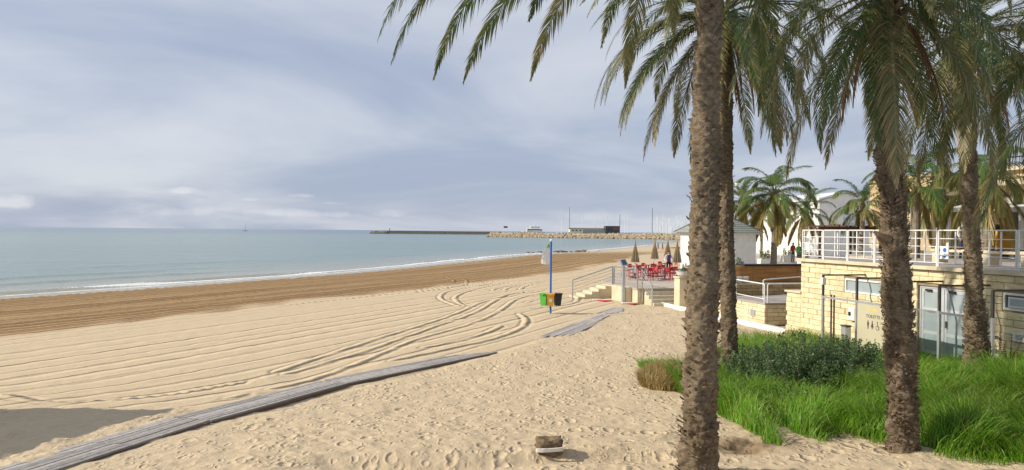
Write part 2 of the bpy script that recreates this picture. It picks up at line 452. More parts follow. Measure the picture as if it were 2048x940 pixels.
for k in range(70):                                     # deep scuffs on the little bank
    p = G(rng.uniform(1090, 1345), rng.uniform(805, 885)); dent(p.x, p.y, rng.normal(2.3, .3), .26, .07, rng.uniform(.02, .05))
Z += right * (.025 * fbm(GX * 1.4, GY * 1.4, o=3) + .014 * fbm(GX * 6, GY * 6, o=2))
shade_zone = sstep((xe - GX) / .5) * sstep((15.5 - GY) / 1.0)
Z += shade_zone * .05 * fbm(GX * 1.8, GY * 1.8, o=4)
# scoured, clotted soil by the near palm
soil = np.exp(-((GX - 3.75) / .75) ** 2 - ((GY - 12.0) / .55) ** 2)
Z += soil * .07 * fbm(GX * 4, GY * 5, o=3)
damp = np.clip(band * .95 + .55 * np.exp(-((U - 1.2) / 1.2) ** 2) + .75 * sstep((-U + .6) / 1.0), 0, 1)
idx = np.arange(NR * NC).reshape(NR, NC)
F = np.stack([idx[:-1, :-1], idx[:-1, 1:], idx[1:, 1:], idx[1:, :-1]], -1).reshape(-1, 4)[:, ::-1]

# sand material: dry, damp and soil tones by attribute, with streaks that follow the rake
m, t, b = new_mat('sand')
b.inputs['Roughness'].default_value = .95; b.inputs['Specular IOR Level'].default_value = .15
def nd(t, ty, **kw):
    n_ = t.nodes.new(ty)
    for k, v in kw.items(): setattr(n_, k, v)
    return n_
def att(t, name):
    a = nd(t, 'ShaderNodeAttribute'); a.attribute_name = name; return a.outputs['Fac']
def mth(t, op, a, b_=None, clamp=False):
    n_ = nd(t, 'ShaderNodeMath', operation=op, use_clamp=clamp)
    for i, v in enumerate((a, b_)):
        if v is None: continue
        if isinstance(v, (int, float)): n_.inputs[i].default_value = v
        else: t.links.new(v, n_.inputs[i])
    return n_.outputs[0]
def noise(t, vec, scale, detail=4, rough=.5):
    n_ = nd(t, 'ShaderNodeTexNoise'); n_.inputs['Scale'].default_value = scale; n_.inputs['Detail'].default_value = detail; n_.inputs['Roughness'].default_value = rough
    if vec is not None: t.links.new(vec, n_.inputs['Vector'])
    return n_.outputs['Fac']
def mixc_(t, fac, a, b_):
    n_ = nd(t, 'ShaderNodeMix', data_type='RGBA')
    for key, v in (('Factor', fac), ('A', a), ('B', b_)):
        if isinstance(v, (int, float)): n_.inputs[key].default_value = v
        elif isinstance(v, tuple): n_.inputs[key].default_value = (*v, 1)
        else: t.links.new(v, n_.inputs[key])
    return n_.outputs['Result']
tcs = nd(t, 'ShaderNodeTexCoord').outputs['Object']
cu = nd(t, 'ShaderNodeCombineXYZ')
t.links.new(mth(t, 'MULTIPLY', att(t, 'shore'), 2.2), cu.inputs[0])
sp = nd(t, 'ShaderNodeSeparateXYZ'); t.links.new(tcs, sp.inputs[0])
t.links.new(mth(t, 'MULTIPLY', sp.outputs['Y'], .015), cu.inputs[1])
streak = noise(t, cu.outputs[0], 1.0, 6, .65)
fine = noise(t, tcs, 5.0, 6, .6); patch = noise(t, tcs, .35, 4)
dry = mixc_(t, mth(t, 'MULTIPLY', mth(t, 'SUBTRACT', fine, .3, True), 1.2, True), (.585, .468, .31), (.465, .362, .232))
dry = mixc_(t, mth(t, 'MULTIPLY', patch, .35), dry, (.54, .435, .295))
wet = mixc_(t, mth(t, 'MULTIPLY', mth(t, 'SUBTRACT', streak, .36, True), 3.6, True), (.165, .083, .030), (.43, .285, .135))
dm = mth(t, 'MULTIPLY', att(t, 'damp'), mth(t, 'ADD', mth(t, 'MULTIPLY', fine, .5), .72), True)
cs = mixc_(t, dm, dry, wet)
cs = mixc_(t, att(t, 'soil'), cs, mixc_(t, fine, (.26, .18, .10), (.12, .085, .05)))
t.links.new(cs, b.inputs['Base Color'])
# relief: rake lines along the shore, wheel ruts, footprints (all in metres)
def vec(t, x, y):
    c_ = nd(t, 'ShaderNodeCombineXYZ')
    for i, v in enumerate((x, y)):
        if isinstance(v, (int, float)): c_.inputs[i].default_value = v
        else: t.links.new(v, c_.inputs[i])
    return c_.outputs[0]
U_ = att(t, 'shore'); Yc = sp.outputs['Y']
uw = mth(t, 'ADD', U_, mth(t, 'MULTIPLY', noise(t, vec(t, mth(t, 'MULTIPLY', Yc, .02), mth(t, 'MULTIPLY', U_, .06)), 1.0, 2), 1.2))
amp_ = noise(t, vec(t, mth(t, 'MULTIPLY', uw, .8), mth(t, 'MULTIPLY', Yc, .01)), 1.0, 2)
fr1 = mth(t, 'FRACT', mth(t, 'ADD', mth(t, 'DIVIDE', uw, 1.25), mth(t, 'MULTIPLY', amp_, .9)))
rdg = mth(t, 'SUBTRACT', 1.0, mth(t, 'DIVIDE', mth(t, 'ABSOLUTE', mth(t, 'SUBTRACT', fr1, .5)), .14), True)
lines = mth(t, 'MULTIPLY', rdg, mth(t, 'MULTIPLY', mth(t, 'SUBTRACT', amp_, .34, True), .42))
str2 = mth(t, 'MULTIPLY', noise(t, vec(t, mth(t, 'MULTIPLY', uw, 2.6), mth(t, 'MULTIPLY', Yc, .03)), 1.0, 4, .6), .16)
clod = mth(t, 'MULTIPLY', noise(t, tcs, 3.2, 4, .6), .12)
h_band = mth(t, 'MULTIPLY', mth(t, 'ADD', mth(t, 'ADD', mth(t, 'MULTIPLY', lines, 2.0), mth(t, 'MULTIPLY', str2, 1.5)), clod), att(t, 'band'))
h_rake = mth(t, 'MULTIPLY', mth(t, 'ADD', lines, mth(t, 'MULTIPLY', str2, .25)), att(t, 'raked'))
td = att(t, 'track')
def gauss(x, c_, w_):
    q_ = mth(t, 'DIVIDE', mth(t, 'SUBTRACT', x, c_), w_)
    return mth(t, 'POWER', 2.71828, mth(t, 'MULTIPLY', mth(t, 'MULTIPLY', q_, q_), -1.0))
trk_n = mth(t, 'MULTIPLY', mth(t, 'SUBTRACT', noise(t, tcs, .55, 4, .6), .24, True), 3.6, True)
h_trk = mth(t, 'MULTIPLY', trk_n, mth(t, 'ADD', mth(t, 'MULTIPLY', gauss(td, .20, .09), .06), mth(t, 'MULTIPLY', gauss(td, 0.0, .10), -.06)))
def prints(scale, depth, thr, sz):
    vo = nd(t, 'ShaderNodeTexVoronoi'); vo.inputs['Scale'].default_value = scale; vo.inputs['Randomness'].default_value = 1.0
    wv3 = nd(t, 'ShaderNodeVectorMath', operation='MULTIPLY'); wv3.inputs[1].default_value = (1.0, .62, 0); t.links.new(tcs, wv3.inputs[0])
    dn = nd(t, 'ShaderNodeVectorMath', operation='ADD'); t.links.new(wv3.outputs[0], dn.inputs[0])
    nn_ = nd(t, 'ShaderNodeTexNoise'); nn_.inputs['Scale'].default_value = 5.0; t.links.new(tcs, nn_.inputs['Vector'])
    sc3 = nd(t, 'ShaderNodeVectorMath', operation='SCALE'); sc3.inputs['Scale'].default_value = .13; t.links.new(nn_.outputs['Color'], sc3.inputs[0]); t.links.new(sc3.outputs[0], dn.inputs[1])
    t.links.new(dn.outputs[0], vo.inputs['Vector'])
    on = mth(t, 'GREATER_THAN', nd_sep(vo.outputs['Color']), thr)
    q_ = mth(t, 'DIVIDE', vo.outputs['Distance'], sz)
    pit_ = mth(t, 'POWER', 2.71828, mth(t, 'MULTIPLY', mth(t, 'POWER', q_, 3.0), -1.0))
    rim_ = gauss(q_, 1.45, .35)
    return mth(t, 'MULTIPLY', mth(t, 'MULTIPLY', mth(t, 'ADD', mth(t, 'MULTIPLY', pit_, -1.0), mth(t, 'MULTIPLY', rim_, .4)), on), depth)
def nd_sep(c_):
    q_ = nd(t, 'ShaderNodeSeparateColor'); t.links.new(c_, q_.inputs[0]); return q_.outputs[0]
h_foot = mth(t, 'MULTIPLY', mth(t, 'ADD', prints(3.3, .030, .40, .25), prints(7.0, .016, .45, .27)), att(t, 'trod'))
fine_h = mth(t, 'ADD', mth(t, 'MULTIPLY', noise(t, tcs, 9.0, 5, .65), .022), mth(t, 'MULTIPLY', noise(t, tcs, 60, 3), .004))
hsum = mth(t, 'ADD', mth(t, 'ADD', h_band, h_rake), mth(t, 'ADD', mth(t, 'ADD', h_trk, h_foot), fine_h))
bp = nd(t, 'ShaderNodeBump'); bp.inputs['Strength'].default_value = 1.0; bp.inputs['Distance'].default_value = 1.0
t.links.new(hsum, bp.inputs['Height']); t.links.new(bp.outputs[0], b.inputs['Normal'])
M['sand'] = m
me = big_mesh('sand_beach', np.stack([GX, GY, Z], -1).reshape(-1, 3), F, M['sand'], True,
              {'shore': U, 'damp': damp, 'soil': np.clip(soil * 1.1, 0, .85), 'band': band, 'raked': raked * sstep((47 - U) / 6) * (1 - shade_zone), 'track': TRK,
               'trod': np.clip(right + .8 * shade_zone, 0, 1)})
tag(obj('sand_beach', me), kind='structure')

# ------------------------------------------------------------------ sea
sr, scn = 420, 620
sy = 1 / np.linspace(1 / 24.0, 1 / 30000.0, sr); sc_ = np.linspace(-1.3, 1.05, scn)
SY = np.repeat(sy[:, None], scn, 1); SX = SY * sc_[None, :]
SU = np.where(SY > 590, SX - (255 + (SY - 590) * 1.3), shore_u(SX, np.minimum(SY, 590)))
SZ = np.full(SX.shape, SEA)
near = np.clip(1 - SY / 400, 0, 1)
wv = vnoise(SY * .05, SU * .05)
for (u0, amp, wd, sd_) in ((-2.2, .16, .5, 1), (-5.5, .09, .7, 2), (-11, .13, .9, 3), (-19, .10, 1.4, 4), (-30, .08, 2., 5)):
    al_ = sstep(.55 + vnoise(SY * .045 + 11 * sd_, sd_ * 3.3))
    d = SU - u0 - 1.6 * vnoise(SY * .06, sd_ * 1.7) - .3 * vnoise(SY * .4, sd_)
    SZ += amp * al_ * np.where(d > 0, np.exp(-(d / (wd * .55)) ** 2), np.exp(-(d / (wd * 1.6)) ** 2)) * np.clip(1.4 - SY / 260, 0, 1)
SZ += near * .025 * fbm(SX * .5, SY * .35, o=3) * np.clip(-SU / 4, 0, 1)
SZ += np.where((SU > -1.8), -.0 + .02 * np.clip(SU + 1.8, 0, 4), 0)
idx = np.arange(sr * scn).reshape(sr, scn)
F = np.stack([idx[:-1, :-1], idx[:-1, 1:], idx[1:, 1:], idx[1:, :-1]], -1).reshape(-1, 4)
keep = (SU < 3.5).ravel()[F].all(1)
F = F[keep][:, ::-1]
m, t, b = new_mat('sea_water')
tcs = nd(t, 'ShaderNodeTexCoord').outputs['Object']
su = att(t, 'shore')
b.inputs['IOR'].default_value = 1.33; b.inputs['Specular IOR Level'].default_value = .5
wvec = nd(t, 'ShaderNodeVectorMath', operation='MULTIPLY'); wvec.inputs[1].default_value = (.55, 1.0, 1); t.links.new(tcs, wvec.inputs[0])
shal = mth(t, 'ADD', mth(t, 'MULTIPLY', su, 1 / 26.0), 1.0, True)           # 1 at the shore, 0 from 26 m out
big = noise(t, wvec.outputs[0], .012, 4)
deep = mixc_(t, mth(t, 'MULTIPLY', mth(t, 'SUBTRACT', big, .35, True), 2.5, True), (.12, .205, .18), (.175, .26, .215))
far_ = mth(t, 'MULTIPLY', mth(t, 'SUBTRACT', mth(t, 'MULTIPLY', su, -1 / 900.0), .3, True), 1.0, True)
deep = mixc_(t, far_, deep, (.05, .12, .17))
wc = mixc_(t, mth(t, 'POWER', shal, 1.5), deep, (.36, .33, .25))
# foam: broken lines just off the waterline and on the small breakers
fn = noise(t, tcs, 1.6, 6, .7); fl = nd(t, 'ShaderNodeCombineXYZ')
spx = nd(t, 'ShaderNodeSeparateXYZ'); t.links.new(tcs, spx.inputs[0])
t.links.new(mth(t, 'MULTIPLY', spx.outputs['Y'], .06), fl.inputs[0])
ln1 = noise(t, fl.outputs[0], 1.0, 3)
def foam_line(center, width, wob, off_):
    fo = nd(t, 'ShaderNodeCombineXYZ'); t.links.new(mth(t, 'MULTIPLY', spx.outputs['Y'], .05), fo.inputs[0]); fo.inputs[1].default_value = off_
    w_ = mth(t, 'MULTIPLY', mth(t, 'SUBTRACT', noise(t, fo.outputs[0], 1.0, 4), .5), wob)
    d_ = mth(t, 'DIVIDE', mth(t, 'SUBTRACT', mth(t, 'SUBTRACT', su, center), w_), width)
    return mth(t, 'SUBTRACT', 1.0, mth(t, 'MULTIPLY', d_, d_), True)
f_all = mth(t, 'MAXIMUM', mth(t, 'MAXIMUM', mth(t, 'MULTIPLY', foam_line(-.2, .8, 1.5, 0), .8), foam_line(-2.3, .75, 3.0, 3.1)), mth(t, 'MULTIPLY', foam_line(-5.2, .6, 5.0, 7.7), .62))
foam = mth(t, 'MULTIPLY', mth(t, 'SUBTRACT', mth(t, 'MULTIPLY', f_all, mth(t, 'ADD', fn, .35)), .50, True), 5.0, True)
t.links.new(mixc_(t, foam, wc, (.80, .80, .78)), b.inputs['Base Color'])
t.links.new(mth(t, 'ADD', mth(t, 'MULTIPLY', foam, .6), .16), b.inputs['Roughness'])
bp = nd(t, 'ShaderNodeBump'); bp.inputs['Strength'].default_value = .8; bp.inputs['Distance'].default_value = .4
hh = mth(t, 'ADD', noise(t, wvec.outputs[0], .55, 5, .6), mth(t, 'MULTIPLY', noise(t, wvec.outputs[0], .09, 3), 1.6))
t.links.new(hh, bp.inputs['Height']); t.links.new(bp.outputs[0], b.inputs['Normal'])
me = big_mesh('sea', np.stack([SX, SY, SZ], -1).reshape(-1, 3), F, m, True, {'shore': SU})
tag(obj('sea', me), kind='structure')
# ------------------------------------------------------------------ boardwalk of long planks laid on the sand
unit_plank = MB().box(-.5, .5, -.5, .5, -.5, .5).mesh('plank', M['plank'])
unit_beam = MB().box(-.5, .5, -.5, .5, -.5, .5).mesh('bearer', M['plank_edge'])
def walkway(label, p0, p1, width, n, z_off, trims=None, far=False):
    p0 = Vector(p0); p1 = Vector(p1); d = (p1 - p0); ln = math.hypot(d.x, d.y)
    z0, z1 = gz(p0.x + .3, p0.y) + z_off[0], gz(p1.x + .3, p1.y) + z_off[1]
    root = thing('wooden_walkway', label, 'walkway', (p0.x, p0.y, z0), math.atan2(d.y, d.x), 'sections of the wooden beach walkway')
    pit = math.atan2(z1 - z0, ln)
    pw = width / n
    for i in range(n):
        a0, a1 = (0, ln)
        if trims: a0, a1 = trims[i][0] * ln, trims[i][1] * ln
        nseg = 2 if (a1 - a0) > 3.0 else 1
        cut = a0 + (a1 - a0) * (.5 if nseg == 2 else 1)
        for s_ in range(nseg):
            b0 = a0 if s_ == 0 else cut + .006; b1 = cut if s_ == 0 else a1
            o = obj('plank', unit_plank, root); mid = (b0 + b1) / 2
            o.location = (mid, -(i + .5) * pw, math.tan(pit) * mid + random.uniform(-.004, .004))
            o.scale = (b1 - b0, pw - .018, .035); o.rotation_euler = (random.uniform(-.02, .02), -pit, random.uniform(-.001, .001))
    k = max(2, int(ln / 1.1))
    for j in range(k):
        x = (j + .5) * ln / k
        if far: continue
        o = obj('bearer', unit_beam, root); o.location = (x, -width / 2, math.tan(pit) * x - .055); o.scale = (.09, width * .96, .07)
    if not far:
        o = obj('edge_board', unit_beam, root); o.location = (ln / 2, -width - .012, math.tan(pit) * ln / 2 - .045); o.scale = (ln * .98, .03, .05); o.rotation_euler = (0, -pit, 0)
    return root
WU = [G(-60, 962), G(340, 844), G(640, 769), G(824, 731), G(926, 706)]         # seaward (upper) edge
walkway('near wooden walkway section running out of the bottom left corner', WU[0], WU[1], .80, 7, (.05, .07))
walkway('middle wooden walkway section, its landward edge raised over a dark gap', WU[1] + Vector((.04, .06, 0)), WU[2], .78, 7, (.065, .075))
walkway('last wooden walkway section tapering into the sand before the bins', G(648, 766), G(935, 706), .78, 7, (.075, .035),
        [(0, .80), (0, .87), (0, .93), (0, .98), (.0, 1.01), (.0, 1.05), (.0, 1.09)])
w4 = walkway('weathered walkway piece half buried in sand near the bins', G(1083, 672), G(1200, 628), .95, 8, (.004, .006),
        [(.0, .98), (-.05, 1.02), (.02, 1.0), (.0, .97), (.05, .95), (.02, .75), (.1, .62), (.04, .5)], True)
w5 = walkway('farthest short walkway piece almost covered by sand at the terrace', G(1192, 627), G(1232, 615), .8, 5, (.006, .006),
        [(.0, .9), (.1, 1.0), (.0, .95), (.1, .8), (.2, .6)], True)

# ------------------------------------------------------------------ palms
def bark_mat(name, c_dark, c_mid, c_light):
    m, t, b = new_mat(name)
    b.inputs['Roughness'].default_value = .95; b.inputs['Specular IOR Level'].default_value = .1
    tcs = nd(t, 'ShaderNodeTexCoord').outputs['Object']
    v = nd(t, 'ShaderNodeVectorMath', operation='MULTIPLY'); v.inputs[1].default_value = (1, 1, 2.6); t.links.new(tcs, v.inputs[0])
    n1_ = noise(t, v.outputs[0], 9, 7, .7); n2_ = noise(t, tcs, 1.7, 4)
    rp = nd(t, 'ShaderNodeValToRGB')
    e = rp.color_ramp.elements; e[0].position = .32; e[0].color = (*c_dark, 1); e[1].position = .5; e[1].color = (*c_mid, 1)
    q = e.new(.68); q.color = (*c_light, 1)
    t.links.new(mth(t, 'ADD', mth(t, 'MULTIPLY', n1_, .6), mth(t, 'MULTIPLY', n2_, .4)), rp.inputs[0])
    t.links.new(rp.outputs[0], b.inputs['Base Color'])
    bp = nd(t, 'ShaderNodeBump'); bp.inputs['Strength'].default_value = 1.0; bp.inputs['Distance'].default_value = .045
    t.links.new(noise(t, v.outputs[0], 24, 5, .7), bp.inputs['Height']); t.links.new(bp.outputs[0], b.inputs['Normal'])
    return m
M['bark_tan'] = bark_mat('bark_tan', (.075, .056, .038), (.25, .192, .125), (.43, .35, .24))
M['bark_brown'] = bark_mat('bark_brown', (.06, .045, .03), (.215, .163, .108), (.38, .305, .21))
M['fibre'] = pm('fibre', (.25, .18, .115), (.13, .09, .055), 9, .95, c3=(.33, .25, .16))
M['date_leaf'] = leaf_mat('date_leaf', (.068, .118, .032), (.42, .31, .15), .28)
M['dead_leaf'] = leaf_mat('dead_leaf', (.33, .19, .08), (.40, .27, .13), .25)
M['queen_leaf'] = leaf_mat('queen_leaf', (.075, .15, .032), (.36, .27, .085), .3)
M['rachis'] = pm('rachis', (.25, .22, .08), (.19, .15, .06), 3, .6)

def trunk_mesh(name, path, rad, mat, dz=.105, ns=9, amp=.035, rough=.03, shag=None, nth=84):
    """path: list of points from the foot up; rad: list of (height fraction, radius)"""
    path = [Vector(p) for p in path]
    H = path[-1].z - path[0].z; nz_ = int(H / .016)
    zf = np.linspace(0, 1, nz_); zz_ = zf * H
    cx = np.interp(zf, [(p.z - path[0].z) / H for p in path], [p.x - path[0].x for p in path])
    cy = np.interp(zf, [(p.z - path[0].z) / H for p in path], [p.y - path[0].y for p in path])
    r0 = np.interp(zf, [a for a, _ in rad], [b_ for _, b_ in rad])
    th = np.linspace(0, 2 * PI, nth, endpoint=False)
    T, ZZ = np.meshgrid(th, zz_); R0 = np.repeat(r0[:, None], nth, 1)
    zw = ZZ + .06 * vnoise(np.cos(T) * 1.6, np.sin(T) * 1.6, ZZ * 2.2) + .02 * vnoise(np.cos(T) * 5, np.sin(T) * 5, ZZ * 8)
    al = ns * T / (2 * PI) + zw / (2 * dz); be = ns * T / (2 * PI) - zw / (2 * dz)
    fa, fb = al - np.floor(al), be - np.floor(be)
    tt = (fa - fb + 1) / 2; hh_ = fa + fb - 1
    scale_ = tt ** 1.3 * (1 - np.abs(hh_) ** 2.2) - .25 * (np.abs(hh_) > .82)
    ci = np.floor(al) * 31 + np.floor(be) * 17
    rnd = _hash(np.floor(al).astype(np.int64), np.floor(be).astype(np.int64), np.int64(3) + 0 * np.floor(al).astype(np.int64))
    sg = np.interp(zf, [a for a, _ in shag], [b_ for _, b_ in shag])[:, None] if shag else np.zeros((nz_, 1))
    vary = .65 + .6 * vnoise(np.cos(T) * 1.2 + 7, np.sin(T) * 1.2, ZZ * 1.1)
    d = amp * vary * scale_ * (.25 + 1.15 * rnd ** 1.5) * (1 - .45 * sg)
    nn = fbm(np.cos(T) * R0 * 9, np.sin(T) * R0 * 9, ZZ * 9, 4)
    lump = fbm(np.cos(T) * 1.6, np.sin(T) * 1.6, ZZ * 2.6, 2)
    d = d + rough * (.45 + .9 * sg) * nn + (.012 + sg * .05) * lump - .012 * (np.abs(vnoise(T * 4, ZZ * .7)) < .08) * sg
    rr = R0 + d
    V = np.stack([cx[:, None] + rr * np.cos(T), cy[:, None] + rr * np.sin(T), ZZ], -1).reshape(-1, 3)
    idx = np.arange(nz_ * nth).reshape(nz_, nth); nx = np.roll(idx, -1, 1)
    F_ = np.stack([idx[:-1], nx[:-1], nx[1:], idx[1:]], -1).reshape(-1, 4)
    return big_mesh(name, V, F_, mat, True), (cx, cy, zz_, r0, H)
def fibre_mesh(info, count, sg, seed, size=.09):
    """short ragged strips of old leaf base and fibre standing off the trunk"""
    cx, cy, zz_, r0, H = info; rg = np.random.default_rng(seed)
    vs = []; fs = []
    for k in range(count):
        while True:
            f = rg.random()
            if rg.random() < np.interp(f, [a for a, _ in sg], [b_ for _, b_ in sg]): break
        i = int(f * (len(zz_) - 1)); a = rg.uniform(0, 2 * PI); rr = r0[i] + .005
        o = np.array([cx[i] + rr * math.cos(a), cy[i] + rr * math.sin(a), zz_[i]])
        out = np.array([math.cos(a), math.sin(a), 0]); tg = np.array([-math.sin(a), math.cos(a), 0])
        l_ = rg.uniform(.4, 1.4) * size; w_ = rg.uniform(.12, .4) * size
        dr = out * rg.uniform(.3, .75) + tg * rg.normal(0, .5) + np.array([0, 0, rg.uniform(-.2, 1.1)])
        dr = dr / np.linalg.norm(dr) * l_
        n0 = len(vs)
        vs += [o - tg * w_ - out * .02, o + tg * w_ - out * .02, o + tg * w_ * .7 + dr * .7 + out * .01, o - tg * w_ * .5 + dr, o + dr * .4 + out * w_ * .8]
        fs += [(n0, n0 + 1, n0 + 4), (n0 + 1, n0 + 2, n0 + 4), (n0 + 2, n0 + 3, n0 + 4), (n0 + 3, n0, n0 + 4)]
    return np.array(vs), np.array(fs)

def frond_mesh(name, length, th0, droop, mat, seed, n=78, leaf=.46, wid=.016, dry0=.1, sag=.35, vee=.35, curl=1.5, side_bend=0.0, closed=0.0):
    rg = np.random.default_rng(seed); N = 26
    pts = []; p = np.zeros(3); ang = th0; yaw = 0
    tang = []
    for i in range(N + 1):
        s = i / N
        ang = th0 - droop * s ** curl; yaw = side_bend * s ** 1.5
        tv = np.array([math.cos(ang) * math.cos(yaw), math.cos(ang) * math.sin(yaw), math.sin(ang)])
        pts.append(p.copy()); tang.append(tv); p = p + tv * length / N
    pts = np.array(pts); tang = np.array(tang)
    vs = []; fs = []; dry = []; tint = []
    for sgn in (-1, 1):
        for k in range(n):
            s = .13 + .87 * ((k + rg.uniform(-.3, .3)) / n); s = min(max(s, .1), .998)
            x = s * N; i = min(int(x), N - 1); f = x - i
            o = pts[i] * (1 - f) + pts[i + 1] * f; tv = tang[i]
            side = np.cross(np.array([0, 0, 1.0]), tv); side /= (np.linalg.norm(side) + 1e-6); side = side * sgn
            up = np.cross(tv, side * sgn); up = up if up[2] > 0 else -up
            fw = .55 + .75 * s + rg.normal(0, .12) + closed
            sp_ = max(.15, 1.0 - closed)
            d = tv * fw + side * (1.0 - .45 * s) * sp_ + up * (vee * (1 - s) + rg.normal(0, .14))
            d /= np.linalg.norm(d)
            ll = leaf * (math.sin(PI * min(1, .22 + .8 * s)) ** .7 * .85 + .15) * rg.uniform(.8, 1.1)
            if s > .9: ll *= .75
            w_ = wid * rg.uniform(.8, 1.2)
            wv_ = np.cross(d, up); wv_ /= (np.linalg.norm(wv_) + 1e-6)
            g = np.array([0, 0, -1.0]) * sag
            m1 = o + d * ll * .5 + g * ll * .13; e1 = o + d * ll * .95 + g * ll * .5
            n0 = len(vs)
            vs += [o - wv_ * w_ * .5, o + wv_ * w_ * .5, m1 + wv_ * w_, m1 - wv_ * w_, e1]
            fs += [(n0, n0 + 1, n0 + 2), (n0, n0 + 2, n0 + 3), (n0 + 3, n0 + 2, n0 + 4)]
            base = dry0 + .45 * max(0, s - .55) + rg.normal(0, .13)
            if rg.random() < .10: base += .5
            dry += [base - .1, base - .1, base + .05, base + .05, base + .5]
            tv_ = rg.random(); tint += [tv_] * 5
    # rachis as a three sided tapering bar
    w0 = .03
    for i in range(N):
        a0, a1 = w0 * (1 - i / N) + .004, w0 * (1 - (i + 1) / N) + .004
        for (q0, q1) in (((0, 1, 0), (0, -1, 0)), ((0, -1, 0), (0, 0, -1)), ((0, 0, -1), (0, 1, 0))):
            q0, q1 = np.array(q0), np.array(q1); n0 = len(vs)
            vs += [pts[i] + q0 * a0, pts[i] + q1 * a0, pts[i + 1] + q1 * a1, pts[i + 1] + q0 * a1]
            fs += [(n0, n0 + 1, n0 + 2), (n0, n0 + 2, n0 + 3)]
            dry += [.45] * 4; tint += [.6] * 4
    return big_mesh(name, np.array(vs), np.array(fs), mat, False, {'dry': np.clip(dry, 0, 1), 'tint': tint})

# date palm fronds, from upright young ones to hanging old ones
CL = []
for ci, (th, dr, dry0, sag) in enumerate(((70, 1.5, -.1, .3), (52, 1.8, -.08, .4), (36, 1.85, -.06, .5), (18, 1.75, -.03, .6), (0, 1.5, .0, .7), (-20, 1.15, .06, .85), (-44, .75, .16, .9))):
    CL.append([frond_mesh('frond_blade', 3.8 * random.uniform(.93, 1.07), R(th), dr, M['date_leaf'], 100 + ci * 10 + k, dry0=dry0, sag=sag, curl=1.2,
                          side_bend=random.uniform(-.5, .5), leaf=random.uniform(.46, .56), n=104, wid=.0105) for k in range(3)])
DEAD = [frond_mesh('frond_blade', 2.7, R(-62), .45, M['dead_leaf'], 300 + k, dry0=.4, sag=1.0, n=60, closed=.8, leaf=.42, side_bend=random.uniform(-.3, .3)) for k in range(3)]
HANG = [frond_mesh('frond_blade', 5.3, R(20), 1.66, M['date_leaf'], 400 + k, dry0=.05, sag=.9, curl=1.25, n=125, leaf=.58, wid=.012, closed=.08, side_bend=random.uniform(-.25, .25)) for k in range(3)]
def place_frond(root, top, az, me, scl, rx=0.0, r0=.14, name='frond'):
    o = obj(name, me, root)
    o.rotation_euler = (rx, 0, az); o.scale = (scl, scl, scl)
    o.location = (top[0] + r0 * math.cos(az), top[1] + r0 * math.sin(az), top[2])
    return o
def date_palm(label, path, rad, mat, n, seed, scale=1.0, dead=6, extra=(), hang=(), cmax=6, shag=None, amp=.035, dz=.105, rough=.03, fib=900, fib_sz=.08, az0=0.0, skip=(), ns=9, fpow=.72):
    rg = random.Random(seed)
    base = Vector(path[0])
    root = thing('date_palm', label, 'palm tree', base, 0, 'large date palms in the foreground')
    me, info = trunk_mesh('trunk', path, rad, mat, dz=dz, ns=ns, amp=amp, rough=rough, shag=shag)
    tr = obj('trunk', me, root)
    v, f = fibre_mesh(info, fib, shag or [(0, .3), (1, .3)], seed, fib_sz)
    tag(obj('bark_fibre', big_mesh('bark_fibre', v, f, M['fibre'], False), tr), kind='stuff')
    top = Vector(path[-1]) - base
    # boots: stubs of cut fronds under the crown
    for i in range(26):
        az = i * 2.399963; zt = top.z - .1 - .03 * i
        mb = MB(); c, s = math.cos(az), math.sin(az); r_ = rad[-1][1]
        mb.tube([(top.x + c * r_ * .7, top.y + s * r_ * .7, zt), (top.x + c * (r_ + .10), top.y + s * (r_ + .10), zt + .14), (top.x + c * (r_ + .17), top.y + s * (r_ + .17), zt + .26)], [.06, .045, .03], 5)
        mb.build('frond_stub', M['fibre'], root)
    for i in range(n):
        f = i / (n - 1)
        ci = min(cmax, int(f ** fpow * (cmax + 1))); az = az0 + i * 2.399963 + rg.uniform(-.2, .2)
        if any(abs((az - a + PI) % (2 * PI) - PI) < w and ci >= c0 for a, w, c0 in skip): continue
        place_frond(root, (top.x, top.y, top.z + .25 - .45 * f), az, CL[ci][rg.randrange(3)], scale * rg.uniform(.88, 1.08), rg.uniform(-.25, .25))
    for (azd, ci, sc, rx) in extra:
        place_frond(root, (top.x, top.y, top.z), R(azd), CL[ci][rg.randrange(3)], sc, rx)
    for i, (azd, sc, rx) in enumerate(hang):
        place_frond(root, (top.x, top.y, top.z), R(azd), HANG[i % 3], sc, rx)
    for i in range(dead):
        place_frond(root, (top.x, top.y, top.z - .3), rg.uniform(0, 6.28), DEAD[i % 3], scale * rg.uniform(.6, .9), rg.uniform(-.3, .3), .2, 'dead_frond')
    return root
def foot(px, py, Y):                                    # point of a trunk axis
    return P(px, py, Y)
# near palm whose crown stands above the frame
b1 = P(1394, 945, 10.0); b1.z = gz(b1.x, b1.y) - .1
date_palm('tall date palm with tan ringed trunk, nearest the camera, crown cut off above', [b1, P(1400, 800, 10), P(1408, 470, 10), P(1418, 30, 10), P(1422, -160, 10)],
          [(0, .24), (.06, .222), (.15, .205), (.3, .19), (.55, .165), (.8, .145), (1, .16)], M['bark_tan'], 30, 11, 1.12, 0, cmax=2,
          hang=[(192, .90, .1), (178, .98, 0), (164, 1.02, -.1), (151, 1.02, 0), (138, 1.0, .1), (171, .88, .2), (125, .9, .1), (20, .9, 0), (60, .9, 0), (100, .9, 0), (345, .8, 0)],
          shag=[(0, .9), (.12, .75), (.35, .3), (.6, .1), (1, .1)], amp=.095, dz=.075, ns=8, rough=.02, fib=520, fib_sz=.09)
b4 = P(1459, 735, 19.3); b4.z = gz(b4.x, b4.y) - .05
